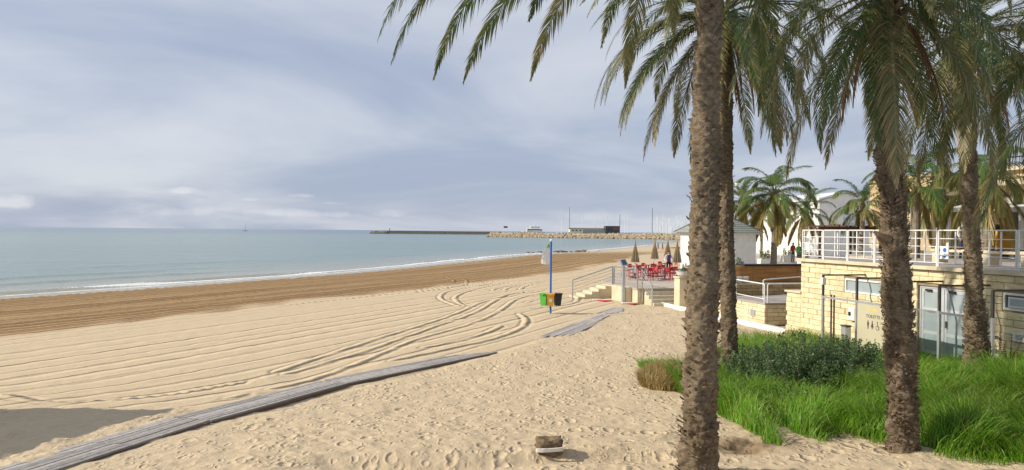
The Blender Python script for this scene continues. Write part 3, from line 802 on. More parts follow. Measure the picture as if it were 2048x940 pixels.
date_palm('slimmer date palm just behind the nearest trunk, with a swollen foot', [b4, P(1459, 690, 19.3), P(1452, 470, 19.3), P(1447, 30, 19.3)],
          [(0, .30), (.035, .31), (.075, .22), (.12, .195), (.4, .18), (1, .19)], M['bark_brown'], 62, 23, 1.05, 9,
          shag=[(0, .8), (.2, .4), (1, .1)], amp=.055, dz=.075, rough=.016, fib=400, fib_sz=.08, extra=[(180, 4, 1.1, 0), (195, 4, 1.1, 0), (205, 5, 1.1, 0), (165, 4, 1.0, 0)])
b2 = P(1806, 918, 11.5); b2.z = gz(b2.x, b2.y) - .04
date_palm('date palm with shaggy fibrous trunk standing on bare sand in the grass', [b2, P(1804, 760, 11.5), P(1793, 560, 11.5), P(1786, 420, 11.5), P(1777, 300, 11.5), P(1770, -20, 11.5)],
          [(0, .225), (.02, .20), (.06, .185), (.2, .20), (.35, .185), (.5, .17), (.62, .175), (.66, .155), (.75, .15), (1, .155)], M['bark_brown'], 56, 5, .80, 11, fpow=.95,
          shag=[(0, 1), (.55, .95), (.66, .55), (.70, .05), (1, .05)], amp=.05, dz=.065, rough=.024, fib=2200, fib_sz=.075)
mb = MB(); sx, sy, sz_ = P(1775, 478, 11.45) - b2
for k in range(5): mb.tube([(sx, sy + .03 * (k - 2), sz_ - .02 * k), (sx - .12, sy - .03 + .03 * (k - 2), sz_ + .04), (sx - .24 + .02 * k, sy - .06, sz_ + .11 - .03 * k)], [.06, .045, .02], 6)
mb.build('cut_frond_stub', M['fibre'], bpy.data.objects['date_palm.002'])
b3 = P(1954, 742, 17.5); b3.z = gz(b3.x, b3.y) - .04
date_palm('date palm in front of the glazed doors, second from the right edge', [b3, P(1953, 690, 17.5), P(1944, 480, 17.5), P(1936, 300, 17.5), P(1931, 70, 17.5)],
          [(0, .26), (.08, .255), (.17, .22), (.24, .17), (.5, .165), (1, .17)], M['bark_brown'], 48, 41, .92, 9, fpow=.95,
          shag=[(0, 1), (.18, .9), (.26, .25), (1, .05)], amp=.055, dz=.075, rough=.02, fib=1000, fib_sz=.085)
# a fifth one whose trunk is beyond the right edge: its fronds reach into the corner
b5 = Vector((9.9, 12.6, gz(9.9, 12.6)))
date_palm('date palm at the right edge, only its fronds reaching into the corner', [b5, b5 + Vector((.1, 0, 3)), b5 + Vector((.0, 0, 6.6))],
          [(0, .3), (.2, .26), (1, .21)], M['bark_brown'], 44, 77, .9, 4, fpow=1.0, shag=[(0, 1), (.3, .4), (1, .1)], fib=500)

# ------------------------------------------------------------------ grass, shrub, dry clump
EDGE = np.array(sorted([tuple(G(*q)[:2]) for q in ((1290, 742), (1360, 790), (1440, 800), (1475, 850), (1530, 888), (1575, 898), (1630, 884), (1700, 872), (1750, 886), (1800, 905), (1860, 908), (1950, 926), (2048, 948), (2140, 965))]))
def in_grass(x, y):
    """green bank between the palms and the wall (arrays)"""
    b_ = (x - AX) * CP + (y - AY) * SP
    near_y = np.interp(x, EDGE[:, 0], EDGE[:, 1]) + .16 * vnoise(x * 2.1, 1.0) + .08 * vnoise(x * 7, 3.0)
    far_y = np.interp(x, [2.9, 3.4, 5.0, 6.5, 8.0], [15.6, 17.0, 20.5, 23.0, 27.0]) + .3 * vnoise(x * 1.5, 9.0)
    return np.where((b_ > -.45) | (y < near_y) | (y > far_y), 0, np.minimum(1, .05 + (y - near_y) * .75))
def blades(name, pts, hts, mat, seed, lean=.6, wid=.007, dry=0.0, dry_sd=.12):
    rg = np.random.default_rng(seed); n_ = len(pts)
    p = np.array(pts); h = np.array(hts)
    az = 2 * PI * vnoise(p[:, 0] * 1.1, p[:, 1] * 1.1, seed) + rg.normal(0, .8, n_)
    ln_ = np.abs(rg.normal(lean, .22, n_))
    dx, dy = np.cos(az), np.sin(az)
    w_ = wid * rg.uniform(.7, 1.3, n_)
    wa = rg.uniform(0, PI, n_); wx, wy = np.cos(wa), np.sin(wa)
    def ring(f, lf, wf):
        c = np.stack([p[:, 0] + dx * h * ln_ * lf, p[:, 1] + dy * h * ln_ * lf, p[:, 2] + h * f], -1)
        o = np.stack([wx * w_ * wf, wy * w_ * wf, 0 * w_], -1); return c - o, c + o
    a0, a1 = ring(0, 0, 1); b0, b1_ = ring(.5, .22, .95); c0, c1_ = ring(.85, .65, .6); e, _ = ring(.97 , 1.1, 0)
    V = np.stack([a0, a1, b0, b1_, c0, c1_, e], 1).reshape(-1, 3)
    k = np.arange(n_)[:, None] * 7
    F_ = np.concatenate([k + np.array([[0, 1, 3]]), k + np.array([[0, 3, 2]]), k + np.array([[2, 3, 5]]), k + np.array([[2, 5, 4]]), k + np.array([[4, 5, 6]])])
    d = np.clip(rg.normal(dry, dry_sd, n_) + .22 * np.maximum(0, vnoise(p[:, 0] * .8 + 9, p[:, 1] * .8)), 0, 1); d = np.where(rg.random(n_) < .09, d + .55, d)
    dv = np.repeat(d[:, None], 7, 1); dv[:, 6] += .25
    tn = np.repeat(np.clip(rg.normal(.5, .2, n_) + .45 * vnoise(p[:, 0] * 1.7, p[:, 1] * 1.7, 5.5), 0, 1)[:, None], 7, 1)
    return big_mesh(name, V, F_, mat, False, {'dry': np.clip(dv, 0, 1).ravel(), 'tint': tn.ravel()})
M['grass'] = leaf_mat('grass', (.135, .32, .016), (.42, .36, .12), .4, .4)
M['dry_grass'] = leaf_mat('dry_grass', (.16, .18, .05), (.52, .34, .15), .35, .3)
M['shrub'] = leaf_mat('shrub', (.105, .17, .07), (.20, .25, .10), .3, .45)
M['weed'] = leaf_mat('weed', (.12, .22, .045), (.28, .28, .10), .35, .35)
rg = np.random.default_rng(12)
SHR = [(P(1600, 760, 16.4).x, 16.4, 1.15), (P(1680, 740, 17.8).x, 17.7, .95), (P(1530, 750, 17.6).x, 17.9, .85), (P(1640, 750, 16.2).x, 15.9, .8)]
N_ = 900000
y = 1 / rg.uniform(1 / 27.0, 1 / 10.6, N_); x = rg.uniform(2.0, 14.5, N_)
g = in_grass(x, y)
cl = .55 + .45 * vnoise(x * 1.6, y * 1.6) + .25 * vnoise(x * 5, y * 5)
ok = (g > 0) & (x / y < .80) & (rg.random(N_) < .12 + .9 * g) & (rg.random(N_) < .45 + cl) & (np.hypot(x - b2.x, y - b2.y) > .42)
x, y, g, cl = (q[ok][:92000] for q in (x, y, g, cl))
cl2 = vnoise(x * 1.3 + 40, y * 1.3)
h = (.20 + .30 * np.maximum(0, cl) + .16 * cl2) * (.35 + .65 * g) * rg.uniform(.6, 1.3, len(x)) * np.where((y > 16.5) & (x > 8.3), .6, 1)
h = h * (1.12 + .7 * np.clip(vnoise(x * .9 + 3, y * .9 + 8), 0, 1) * g)
h = np.maximum(h, .05)
pts = np.stack([x, y, ground(x, y) - .01], -1); hts = h
print('grass', len(pts))
tag(obj('tall_grass', blades('tall_grass', pts, hts, M['grass'], 1, wid=.006, dry=-.02, dry_sd=.12)), 'bright green tall grass covering the bank between the palms and the wall', 'grass', kind='stuff')
# dry straw-coloured clump at the left tip of the grass
DC = G(1330, 772); FC = G(1316, 742)
pts, hts = [], []
for k in range(6500):
    a = rg.uniform(0, 2 * PI); r_ = math.sqrt(rg.random())
    c = DC; x = c.x + r_ * .60 * math.cos(a); y = c.y + .1 + r_ * .95 * math.sin(a)
    pts.append((x, y, gz(x, y) - .01)); hts.append((.56 * math.sqrt(max(0, 1 - r_ ** 2 * .8))) * rg.uniform(.7, 1.2))
dg = obj('dry_grass_clump', blades('dry_grass_clump', pts, hts, M['dry_grass'], 2, lean=.5, wid=.006, dry=.85, dry_sd=.22))
tag(dg, 'straw-brown dry grass clump left of the nearest palm trunk', 'grass')
pts, hts = [], []
for k in range(1500):
    c = FC; x = c.x + rg.uniform(-.45, .55); y = c.y + rg.normal(0, .35)
    pts.append((x, y, gz(x, y) - .01)); hts.append(.26 * rg.uniform(.5, 1.3))
tag(obj('grass_fringe', blades('grass_fringe', pts, hts, M['grass'], 3)), 'green grass fringe behind the straw-brown clump', 'grass', kind='stuff')
def leafy(name, stems, mat, seed, leaves=46, lsz=.035, spread=.16):
    """upright leafy stems: (x, y, z, height, lean x, lean y)"""
    rg = np.random.default_rng(seed); vs = []; fs = []; dr = []; tn = []
    for (x, y, z, h, lx, ly) in stems:
        o = np.array([x, y, z]); tip = np.array([lx, ly, h])
        tt = rg.random()
        for k in range(leaves):
            s = rg.random() ** .75
            c = o + tip * s + np.array([rg.normal(0, 1), rg.normal(0, 1), rg.normal(0, .5)]) * spread * (1.15 - s) * .7
            d = rg.normal(0, 1, 3); d[2] = abs(d[2]) * .6 + .25; d /= np.linalg.norm(d)
            w = np.cross(d, rg.normal(0, 1, 3)); w /= np.linalg.norm(w) + 1e-6
            l_ = lsz * rg.uniform(.6, 1.5); n0 = len(vs)
            vs += [c - d * l_, c + w * l_ * .45, c + d * l_, c - w * l_ * .45]; fs += [(n0, n0 + 1, n0 + 2), (n0, n0 + 2, n0 + 3)]
            q = rg.uniform(0, .4); dr += [q] * 4; v_ = np.clip(tt * .4 + rg.random() * .6, 0, 1); tn += [v_] * 4
        w0 = np.array([.006, 0, 0]); n0 = len(vs)
        vs += [o - w0, o + w0, o + tip]; fs += [(n0, n0 + 1, n0 + 2)]; dr += [.5] * 3; tn += [.3] * 3
    return big_mesh(name, np.array(vs), np.array(fs), mat, False, {'dry': dr, 'tint': tn})
stems = []
for (cx, cy, r_) in SHR:
    for k in range(int(95 * r_)):
        a = rg.uniform(0, 2 * PI); q = math.sqrt(rg.random()) * r_ * .78
        x, y = cx + q * math.cos(a), cy + q * math.sin(a) * .8
        h = 1.3 * r_ * math.sqrt(max(.12, 1 - (q / r_) ** 2)) * rg.uniform(.75, 1.12)
        stems.append((x, y, gz(x, y) - .03, h, .3 * q * math.cos(a) + rg.normal(0, .06), .3 * q * math.sin(a) + rg.normal(0, .06)))
sh = thing('saltbush_shrub', 'dense dark green leafy shrub in the middle of the grass', 'shrub', (SHR[0][0], SHR[0][1], gz(SHR[0][0], SHR[0][1])))
for k in range(70):
    q = SHR[k % 4]; a = rg.uniform(0, 2 * PI); r_ = q[2] * rg.uniform(.1, .95); x, y = q[0] + r_ * math.cos(a), q[1] + r_ * math.sin(a) * .8
    stems.append((x, y, gz(x, y) - .03, rg.uniform(.75, 1.35) * q[2], rg.normal(0, .2), rg.normal(0, .2)))
st_local = [(x - sh.location.x, y - sh.location.y, z - sh.location.z, h, lx, ly) for (x, y, z, h, lx, ly) in stems]
obj('foliage', leafy('foliage', st_local, M['shrub'], 5, 170, .024, .17), sh)
mb = MB()
for (x, y, z, h, lx, ly) in st_local[::3]: mb.tube([(x, y, z), (x + lx * .5, y + ly * .5, z + h * .5), (x + lx, y + ly, z + h * .97)], [.010, .007, .003], 4)
tag(mb.build('stems', M['fibre'], sh), kind='stuff')
stems = []
for k in range(420):
    x0 = rg.uniform(1465, 1790); Yp = rg.uniform(14.0, 22.5); p = P(x0, 700, Yp); bl, _ = toL(p)
    if bl > -1.0: continue
    stems.append((p.x, p.y, gz(p.x, p.y), rg.uniform(.35, .8), rg.normal(0, .08), rg.normal(0, .08)))
tag(obj('tall_weeds', leafy('tall_weeds', stems, M['weed'], 6, 44, .026, .085)), 'upright feathery green weeds standing among the grass and shrub', 'weeds', kind='stuff')
# a reddish dry weed stalk before the wall at the right
mb = MB(); c = P(2018, 742, 17.6); c.z = gz(c.x, c.y)
for k in range(7):
    a = k * .9; q = .12 + .05 * k
    mb.tube([(0, 0, 0), (.06 * math.cos(a), .05 * math.sin(a), .3), (q * math.cos(a), q * math.sin(a) * .6, .5 + .09 * k)], [.006, .005, .002], 4)
    for s_ in range(9):
        f = .45 + .06 * s_; mb.box(q * math.cos(a) * f - .012, q * math.cos(a) * f + .012, q * math.sin(a) * .6 * f - .01, q * math.sin(a) * .6 * f + .01, (.5 + .09 * k) * f, (.5 + .09 * k) * f + .02)
tag(mb.build('dry_weed', pm('dry_weed', (.24, .10, .045), (.17, .08, .04), 5, .9), None, c), 'thin reddish dry weed stalks before the stone wall', 'weed')

# ------------------------------------------------------------------ broken stone lying in the hollow
c = G(1098, 902)
root = thing('broken_stone', 'broken brown stone with a white painted band in the sand hollow', 'stone', (c.x, c.y, c.z - .03))
bm = bmesh.new(); bmesh.ops.create_icosphere(bm, subdivisions=4, radius=1)
for v in bm.verts:
    q = v.co.copy(); p_ = Vector((max(-.8, min(.8, q.x * 1.1)), max(-.75, min(.75, q.y)), max(-.8, min(.78, q.z * 1.1))))
    nn = float(fbm(q.x * 2.1 + 4, q.y * 2.1, q.z * 2.1, 4)) + .5 * float(vnoise(q.x * 7, q.y * 7, q.z * 7))
    p_ *= 1 + .2 * nn
    if q.z > .4: p_.z -= .10 * math.exp(-((q.x + .05) / .22) ** 2)
    v.co = (p_.x * .22, p_.y * .17, p_.z * .155 + .115)
me = bpy.data.meshes.new('rock'); bm.to_mesh(me); bm.free(); me.shade_smooth()
obj('rock', me, root, mat=pm('rock_brown', (.24, .17, .10), (.11, .075, .045), 9, .95, .8, 25, c3=(.34, .26, .16)))
mb = MB(); n_ = 15
for i in range(n_):
    a = -PI + PI * i / (n_ - 1); x = .205 * math.cos(a); y = -.155 + .05 * (1 + math.sin(a)) - .035
    for z in (.075, .128):
        for e in (0, .03): mb.v.append((x, y - .03 + e + .0 * i, z + .012 * math.cos(a)))
for i in range(n_ - 1):
    k = 4 * i
    mb.f += [(k, k + 4, k + 6, k + 2), (k + 1, k + 3, k + 7, k + 5), (k + 2, k + 6, k + 7, k + 3), (k, k + 1, k + 5, k + 4)]
mb.f += [(0, 2, 3, 1), (4 * n_ - 4, 4 * n_ - 3, 4 * n_ - 1, 4 * n_ - 2)]
mb.build('white_band', pm('white_band', (.74, .72, .66), (.55, .52, .45), 14, .8, .3), root)
# bits of dry seaweed and bark on the sand
vs = []; fs = []; rg = np.random.default_rng(8)
for k in range(420):
    zone = rg.random()
    if zone < .5: p = G(rg.uniform(1120, 1365), rg.uniform(855, 938))
    elif zone < .8: p = G(rg.uniform(1450, 2040), rg.uniform(885, 938))
    else: p = G(rg.uniform(100, 1300), rg.uniform(640, 935))
    s_ = rg.uniform(.008, .03); a = rg.uniform(0, PI); n0 = len(vs); hz = p.z + .03
    for (qx, qy, qz) in ((-1, 0, 0), (0, -.4, .5), (1, 0, 0), (0, .5, .6)):
        vs.append((p.x + s_ * (qx * math.cos(a) - qy * math.sin(a)), p.y + s_ * (qx * math.sin(a) + qy * math.cos(a)), hz + s_ * qz * .6))
    fs += [(n0, n0 + 1, n0 + 3), (n0 + 1, n0 + 2, n0 + 3)]
tag(obj('beach_litter', big_mesh('beach_litter', np.array(vs), np.array(fs), M['plank_edge'], False)), 'dark dry bits of seaweed and bark scattered on the sand', 'debris', kind='stuff')
# ------------------------------------------------------------------ stone-faced terrace building with the toilets (promenade frame: x inland, y away)
DECK_Z = 3.07
unit_block = None
def block_mesh(seed):
    rg = random.Random(seed); c = .035
    mb = MB(); fx = -.5
    # front face (towards -x) chamfered, a little uneven
    vs = [(.5, -.5, -.5), (.5, .5, -.5), (.5, .5, .5), (.5, -.5, .5)]
    vs += [(-.36, -.5, -.5), (-.36, .5, -.5), (-.36, .5, .5), (-.36, -.5, .5)]
    vs += [(-.5 + rg.uniform(-.05, .05), -.5 + c, -.5 + 2 * c), (-.5 + rg.uniform(-.05, .05), .5 - c, -.5 + 2 * c), (-.5 + rg.uniform(-.05, .05), .5 - c, .5 - 2 * c), (-.5 + rg.uniform(-.05, .05), -.5 + c, .5 - 2 * c)]
    fs = [(0, 1, 2, 3), (0, 4, 5, 1), (1, 5, 6, 2), (2, 6, 7, 3), (3, 7, 4, 0), (4, 8, 9, 5), (5, 9, 10, 6), (6, 10, 11, 7), (7, 11, 8, 4), (8, 11, 10), (8, 10, 9)]
    mb.add(vs, fs)
    return mb.mesh('stone_block', M['stone'])
BLK = [block_mesh(k) for k in range(5)]
BLK_SHADED = []
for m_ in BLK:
    q = m_.copy(); q.materials.clear(); q.materials.append(M['stone_shaded']); BLK_SHADED.append(q)
def lay_blocks(root, a0, a1, z0, z1, courses, length, openings=(), face=0.0, along='a', seed=1, meshes=BLK, depth=.12, jut=.012):
    """running bond of single blocks on the face x = face (along y), or on the face y = face (along x)"""
    rg = random.Random(seed); h = (z1 - z0) / courses
    for c in range(courses):
        za, zb = z0 + c * h, z0 + (c + 1) * h
        segs = [(a0, a1)]
        for (oa, ob, oz0, oz1) in openings:
            if zb > oz0 + .03 and za < oz1 - .03:
                ns_ = []
                for (s0, s1) in segs:
                    if ob <= s0 or oa >= s1: ns_.append((s0, s1)); continue
                    if oa > s0: ns_.append((s0, oa))
                    if ob < s1: ns_.append((ob, s1))
                segs = ns_
        for (s0, s1) in segs:
            x = a0 + (0 if c % 2 == 0 else -length / 2)
            while x < s1:
                ln_ = length * (1 + .12 * math.sin(c * 7.3 + x * 5.1)); e = x + ln_
                q0, q1 = max(x, s0), min(e, s1)
                if q1 - q0 > .05:
                    o = obj('stone_block', meshes[rg.randrange(5)], root)
                    dj = rg.uniform(-jut, jut)
                    if along == 'a':
                        o.location = (face + depth / 2 + dj, (q0 + q1) / 2, (za + zb) / 2); o.scale = (depth, q1 - q0 - .010, h - .010)
                    else:
                        o.location = ((q0 + q1) / 2, face + depth / 2 + dj, (za + zb) / 2); o.scale = (depth, q1 - q0 - .010, h - .010); o.rotation_euler = (0, 0, PI / 2)
                x = e
def prom(name, label, cat, b, a, z, group=None):
    return thing(name, label, cat, L(b, a, z), PHI, group)
Z0 = .25
wl = prom('stone_terrace_building', 'cream stone block building with toilet doors under the upper promenade', 'building', 0, 0, 0)
OPN = [(-7.62, -5.80, 0, 2.47), (-4.32, -2.46, 1.98, 2.48), (-10.5, -8.78, 2.02, 2.50)]
lay_blocks(wl, -11.9, 0, Z0, 2.94, 14, .60, OPN, seed=4)
lay_blocks(wl, 0.0, .95, Z0, 1.72, 8, .60, (), seed=9)
# masonry core behind the blocks, with the door and window recesses left open
mb = MB()
for (y0, y1, z0, z1) in ((-11.9, -10.5, 0, 2.93), (-10.5, -8.78, 0, 2.02), (-10.5, -8.78, 2.5, 2.93), (-8.78, -7.62, 0, 2.93), (-7.62, -5.80, 2.47, 2.93), (-5.80, -4.32, 0, 2.93),
                         (-4.32, -2.46, 0, 1.98), (-4.32, -2.46, 2.48, 2.93), (-2.46, -.012, 0, 2.93), (-.012, .94, 0, 1.71)):
    mb.box(.05, .55, y0, y1, z0, z1)
mb.box(.56, 9, -11.9, -.02, 0, 2.925)
mb.build('wall_core', M['mortar'], wl)
MB().box(-.06, .62, -.03, .99, 1.724, 1.80, .012).build('wall_coping', M['cream_render'], wl)
lay_blocks(wl, .14, 9.0, Z0, 2.94, 14, 1.2, (), face=-.02, along='b', seed=11, meshes=BLK) if False else None
# deck with a thin stone nosing
MB().box(-.10, 30, -11.9, .10, 2.945, DECK_Z, .01).build('deck_slab', M['concrete'], wl)
MB().box(-.13, -.104, -11.9, .13, 2.96, DECK_Z + .004).build('deck_nosing', M['cream_render'], wl)
# doors: two white leaves with frosted panes
M['frosted'] = pm('frosted', (.36, .42, .44), (.30, .36, .38), 1.5, .3, spec=.5)
M['frosted_cream'] = pm('frosted_cream', (.57, .53, .37), (.50, .46, .32), .8, .35, spec=.4)
dz0, dz1 = .42, 2.46
fr = MB(); fr.box(.10, .17, -7.62, -5.80, dz1 - .06, dz1)
for y in (-7.62, -6.74, -5.86): fr.box(.098, .172, y, y + .06, dz0, dz1 - .061)
M['door_grey'] = pm('door_grey', (.52, .54, .56), (.45, .47, .49), 3, .45)
fr.build('door_frame', M['door_grey'], wl)
for (y0, y1, hy) in ((-7.555, -6.745, -6.83), (-6.675, -5.865, -6.60)):
    d = MB(); d.box(.115, .155, y0, y0 + .09, dz0 + .02, dz1 - .065); d.box(.115, .155, y1 - .09, y1, dz0 + .02, dz1 - .065)
    for z in (dz0 + .02, 1.02, 1.72, dz1 - .17): d.box(.117, .153, y0 + .091, y1 - .091, z, z + .10)
    leaf = d.build('door', M['door_grey'], wl)
    for (z0, z1) in ((dz0 + .121, 1.019), (1.121, 1.719), (1.821, dz1 - .171)):
        MB().box(.128, .142, y0 + .092, y1 - .092, z0, z1).build('pane', M['frosted'], leaf)
    MB().box(.06, .113, hy - .02, hy + .02, 1.28, 1.48, .008).build('handle', M['black'], leaf)
    MB().box(.05, .113, (y0 + y1) / 2 - .02, (y0 + y1) / 2 + .22, dz1 - .15, dz1 - .09, .01).build('door_closer', M['black'], leaf)
MB().box(.20, .3, -7.6, -5.82, .3, 2.44).build('door_backing', M['dark_metal'], wl)
# long window and small awning window
for (y0, y1, z0, z1, kind) in ((-4.31, -2.47, 1.99, 2.47, 0), (-10.4, -8.79, 2.03, 2.49, 1)):
    f = MB(); t_ = .06
    f.box(.02, .12, y0, y1, z0, z0 + t_); f.box(.02, .12, y0, y1, z1 - t_, z1); f.box(.022, .118, y0, y0 + t_, z0 + t_, z1 - t_); f.box(.022, .118, y1 - t_, y1, z0 + t_, z1 - t_)
    w = f.build('window', M['white_paint'], wl)
    MB().box(.07, .085, y0 + t_ + .002, y1 - t_ - .002, z0 + t_ + .002, z1 - t_ - .002).build('pane', M['frosted'] if kind == 0 else pm('pane_dark', (.05, .06, .06), (.08, .09, .09), 2, .15, spec=.6), w)
    if kind:
        s = MB(); a = y0 + t_ + .03; b_ = y1 - t_ - .12
        for (q0, q1, r0, r1) in ((a, b_, z0 + .08, z0 + .12), (a, b_, z1 - .15, z1 - .11), (a, a + .04, z0 + .121, z1 - .151), (b_ - .04, b_, z0 + .121, z1 - .151)): s.box(.0, .03, q0, q1, r0, r1)
        s.build('sash', M['white_metal'], w); MB().box(.01, .02, a + .041, b_ - .041, z0 + .121, z1 - .151).build('sash_pane', M['frosted'], w)
def sign_text(txt, size, mat, parent, loc, rot, ext=.002, align='CENTER'):
    cu_ = bpy.data.curves.new('lettering', 'FONT'); cu_.body = txt; cu_.size = size; cu_.align_x = align; cu_.extrude = ext
    o_ = bpy.data.objects.new('tmp', cu_); COL.objects.link(o_)
    bpy.context.view_layer.update()
    me_ = bpy.data.meshes.new_from_object(o_.evaluated_get(bpy.context.evaluated_depsgraph_get()))
    bpy.data.objects.remove(o_); me_.name = 'lettering'; me_.materials.clear(); me_.materials.append(mat)
    o = obj('lettering', me_, parent, loc); o.rotation_euler = rot
    return o
FACE = (PI / 2, 0, -PI / 2)                                # text on a face that looks towards -x
# meter box, switch, notice and tap on the wall
p = prom('meter_box', 'small grey meter box with dark switch on the stone wall', 'meter box', -.09, -3.02, 1.28)
MB().box(-.05, .09, -.16, .16, -.22, .22, .012).build('housing', M['white_paint'], p)
MB().box(-.075, -.052, .02, .13, -.06, .07, .006).build('switch', M['black'], p); MB().box(-.09, -.076, .05, .10, -.02, .03).build('knob', M['dark_metal'], p)
p = prom('wall_notice', 'white printed notice fixed to the stone wall at the right', 'sign', -.03, -9.35, 1.36)
MB().box(-.012, .012, -.22, .22, -.11, .11).build('panel', M['white_paint'], p)
mb = MB()
for k in range(4): mb.box(-.015, -.0125, -.14 + .02 * k, .14 - .03 * (k % 2), .05 - .035 * k, .062 - .035 * k)
mb.build('print_lines', M['dark_metal'], p)
p = prom('wall_tap', 'steel water tap with pipe on the stone wall by the screen post', 'tap', -.1, -8.72, 1.25)
MB().tube([(.1, 0, 0), (-.08, 0, 0), (-.1, 0, -.06)], .025, 8).build('spout', M['steel'], p); MB().tube([(-.02, -.07, .05), (-.02, .07, .05)], .02, 8).build('valve', M['dark_metal'], p)
# glazed screens with posts in front of the toilets
M['glass'] = glass_mat('glass', (.88, .92, .93), .08)
SB = -1.63
posts = [(-3.55, 0), (-5.18, 1), (-6.80, 2), (-8.40, 3), (-10.05, 4)]
sc = prom('glazed_screen', 'aluminium framed glass screen with dark posts before the toilet doors', 'screen', SB, 0, 0)
gz0 = .35
for (a, k) in posts:
    MB().box(-.035, .035, a - .035, a + .035, gz0, 1.98).build('post', M['alu'], sc)
    MB().box(-.03, .03, a - .03, a + .03, 1.982, 2.62).build('upper_post', M['dark_metal'], sc)
    MB().box(-.03, 1.62, a - .025, a + .025, 2.622, 2.67).build('tie_rail', M['dark_metal'], sc)
for (p0, p1) in zip(posts[:-1], posts[1:]):
    y0, y1 = p1[0] + .037, p0[0] - .037
    MB().box(-.025, .025, y0, y1, 1.90, 1.96).build('mid_rail', M['alu'], sc)
    if p0[1] != 0:
        MB().box(-.006, .006, y0 + .01, y1 - .01, gz0 + .1, 1.895).build('glass_pane', M['glass'], sc)
for dy in (.28, .42): MB().box(.1, .14, -3.55 - dy, -3.51 - dy, gz0, 2.02).build('gate_bar', M['dark_metal'], sc)
bx = prom('lamp_box', 'small white control box at the corner of the first screen post', 'control box', SB, -3.55, 2.45)
MB().box(-.07, .07, -.07, .07, -.12, .12, .01).build('housing', M['white_paint'], bx); MB().box(-.02, .02, -.02, .02, -.18, -.121).build('cable_gland', M['dark_metal'], bx)
ts = prom('toilet_sign_panel', 'cream frosted panel lettered TOILETTE with three pictograms', 'sign', SB - .012, -5.98, 0)
MB().box(-.012, .012, -.72, .74, .42, 1.89).build('panel', M['frosted_cream'], ts)
sign_text('TOILETTE', .135, M['dark_metal'], ts, (-.016, .05, 1.50), FACE)
MB().box(-.0155, -.0125, -.12, .22, 1.72, 1.765).build('yellow_stripe', pm('yellow_stripe', (.75, .55, .12), (.7, .5, .1), 4, .6), ts)
def pict(y, kind):
    mb = MB(); z = 1.22
    def disc(cy, cz, r, n=12): mb.add([(-.0150, cy + r * math.cos(2 * PI * k / n), cz + r * math.sin(2 * PI * k / n)) for k in range(n)], [tuple(range(n))])
    def qd(pts): mb.add([(-.0150, a, b_) for a, b_ in pts], [tuple(range(len(pts)))])
    disc(y, z + .17, .024)
    if kind == 0: qd([(y - .04, z + .14), (y + .04, z + .14), (y + .035, z + .04), (y - .035, z + .04)]); qd([(y - .025, z + .039), (y - .004, z + .039), (y - .004, z - .06), (y - .022, z - .06)]); qd([(y + .025, z + .039), (y + .004, z + .039), (y + .004, z - .06), (y + .022, z - .06)])
    if kind == 1: qd([(y - .02, z + .14), (y + .02, z + .14), (y + .06, z), (y - .06, z)]); qd([(y - .02, z - .001), (y - .004, z - .001), (y - .004, z - .06), (y - .018, z - .06)]); qd([(y + .02, z - .001), (y + .004, z - .001), (y + .004, z - .06), (y + .018, z - .06)])
    if kind == 2:
        qd([(y + .012, z + .14), (y - .012, z + .14), (y - .012, z + .05), (y + .012, z + .05)]); qd([(y - .013, z + .07), (y - .07, z + .06), (y - .07, z + .04), (y - .013, z + .045)]); qd([(y - .06, z + .04), (y - .08, z - .05), (y - .06, z - .05), (y - .045, z + .04)])
        n = 18
        for k in range(n):
            a0, a1 = 2 * PI * k / n, 2 * PI * (k + 1) / n
            qd([(y + .01 + r * math.cos(a), z + r * math.sin(a)) for r, a in ((.05, a0), (.05, a1), (.066, a1), (.066, a0))])
    mb.build('pictogram', M['dark_metal'], ts)
pict(.26, 0); pict(.08, 1); pict(-.14, 2)
bn = prom('slim_bin', 'slim grey metal box with dark lid beside the toilet sign', 'bin', SB - .25, -5.02, gz(*L(SB - .25, -5.02)[:2]))
MB().box(-.1, .1, -.12, .12, 0, .95, .015).build('body', M['alu'], bn); MB().box(-.11, .11, -.13, .13, .952, 1.0, .01).build('lid', M['dark_metal'], bn)
# white railing on the deck edge: one thing for each panel between posts
def rail_panel(label, b, a0, a1, z, along='a', h=1.08, bars=5, gate=False, group='white railing panels on the upper promenade'):
    r_ = prom('white_railing_panel', label, 'railing', b, a0, z, group)
    def bar(s0, s1, z0, z1, t_, nm):
        mb = MB()
        if along == 'a': mb.box(-t_, t_, s0, s1, z0, z1)
        else: mb.box(s0, s1, -t_, t_, z0, z1)
        mb.build(nm, M['white_metal'], r_)
    ln_ = a1 - a0
    for s in (0.0, ln_ - .04): bar(s, s + .04, 0, h, .02, 'post')
    if gate: bar(ln_ * .36, ln_ * .36 + .035, .11, h - .051, .015, 'upright'); bar(ln_ * .64, ln_ * .64 + .035, .11, h - .051, .015, 'upright')
    else: bar(ln_ * .5, ln_ * .5 + .035, .11, h - .051, .015, 'upright')
    for k in range(bars):
        zz_ = .10 + (h - .13) * k / (bars - 1) - .0
        bar(.052, ln_ - .052, zz_, zz_ + (.022 if k < bars - 1 else .035), .014 if k < bars - 1 else .022, 'rail')
    return r_
names = ['at the far corner of the deck', 'second from the far corner', 'third from the far corner', 'behind the shaggy palm trunk', 'right of the shaggy palm trunk', 'above the glazed doors', 'behind the palm before the doors', 'at the right edge of the picture']
aa = -.05
for i, nm in enumerate(names):
    a1 = aa - (1.32 if i else 1.25)
    rail_panel('white metal railing panel on the deck, ' + nm, .02, a1 + .02, aa, DECK_Z, gate=(i % 2 == 0)); aa = a1
bb = .12
for i, nm in enumerate(('left corner panel', 'middle panel', 'panel farther inland')):
    rail_panel('white railing across the far end of the deck, ' + nm, bb, 0, 0 + 1.5, DECK_Z, along='b'); bb += 1.55
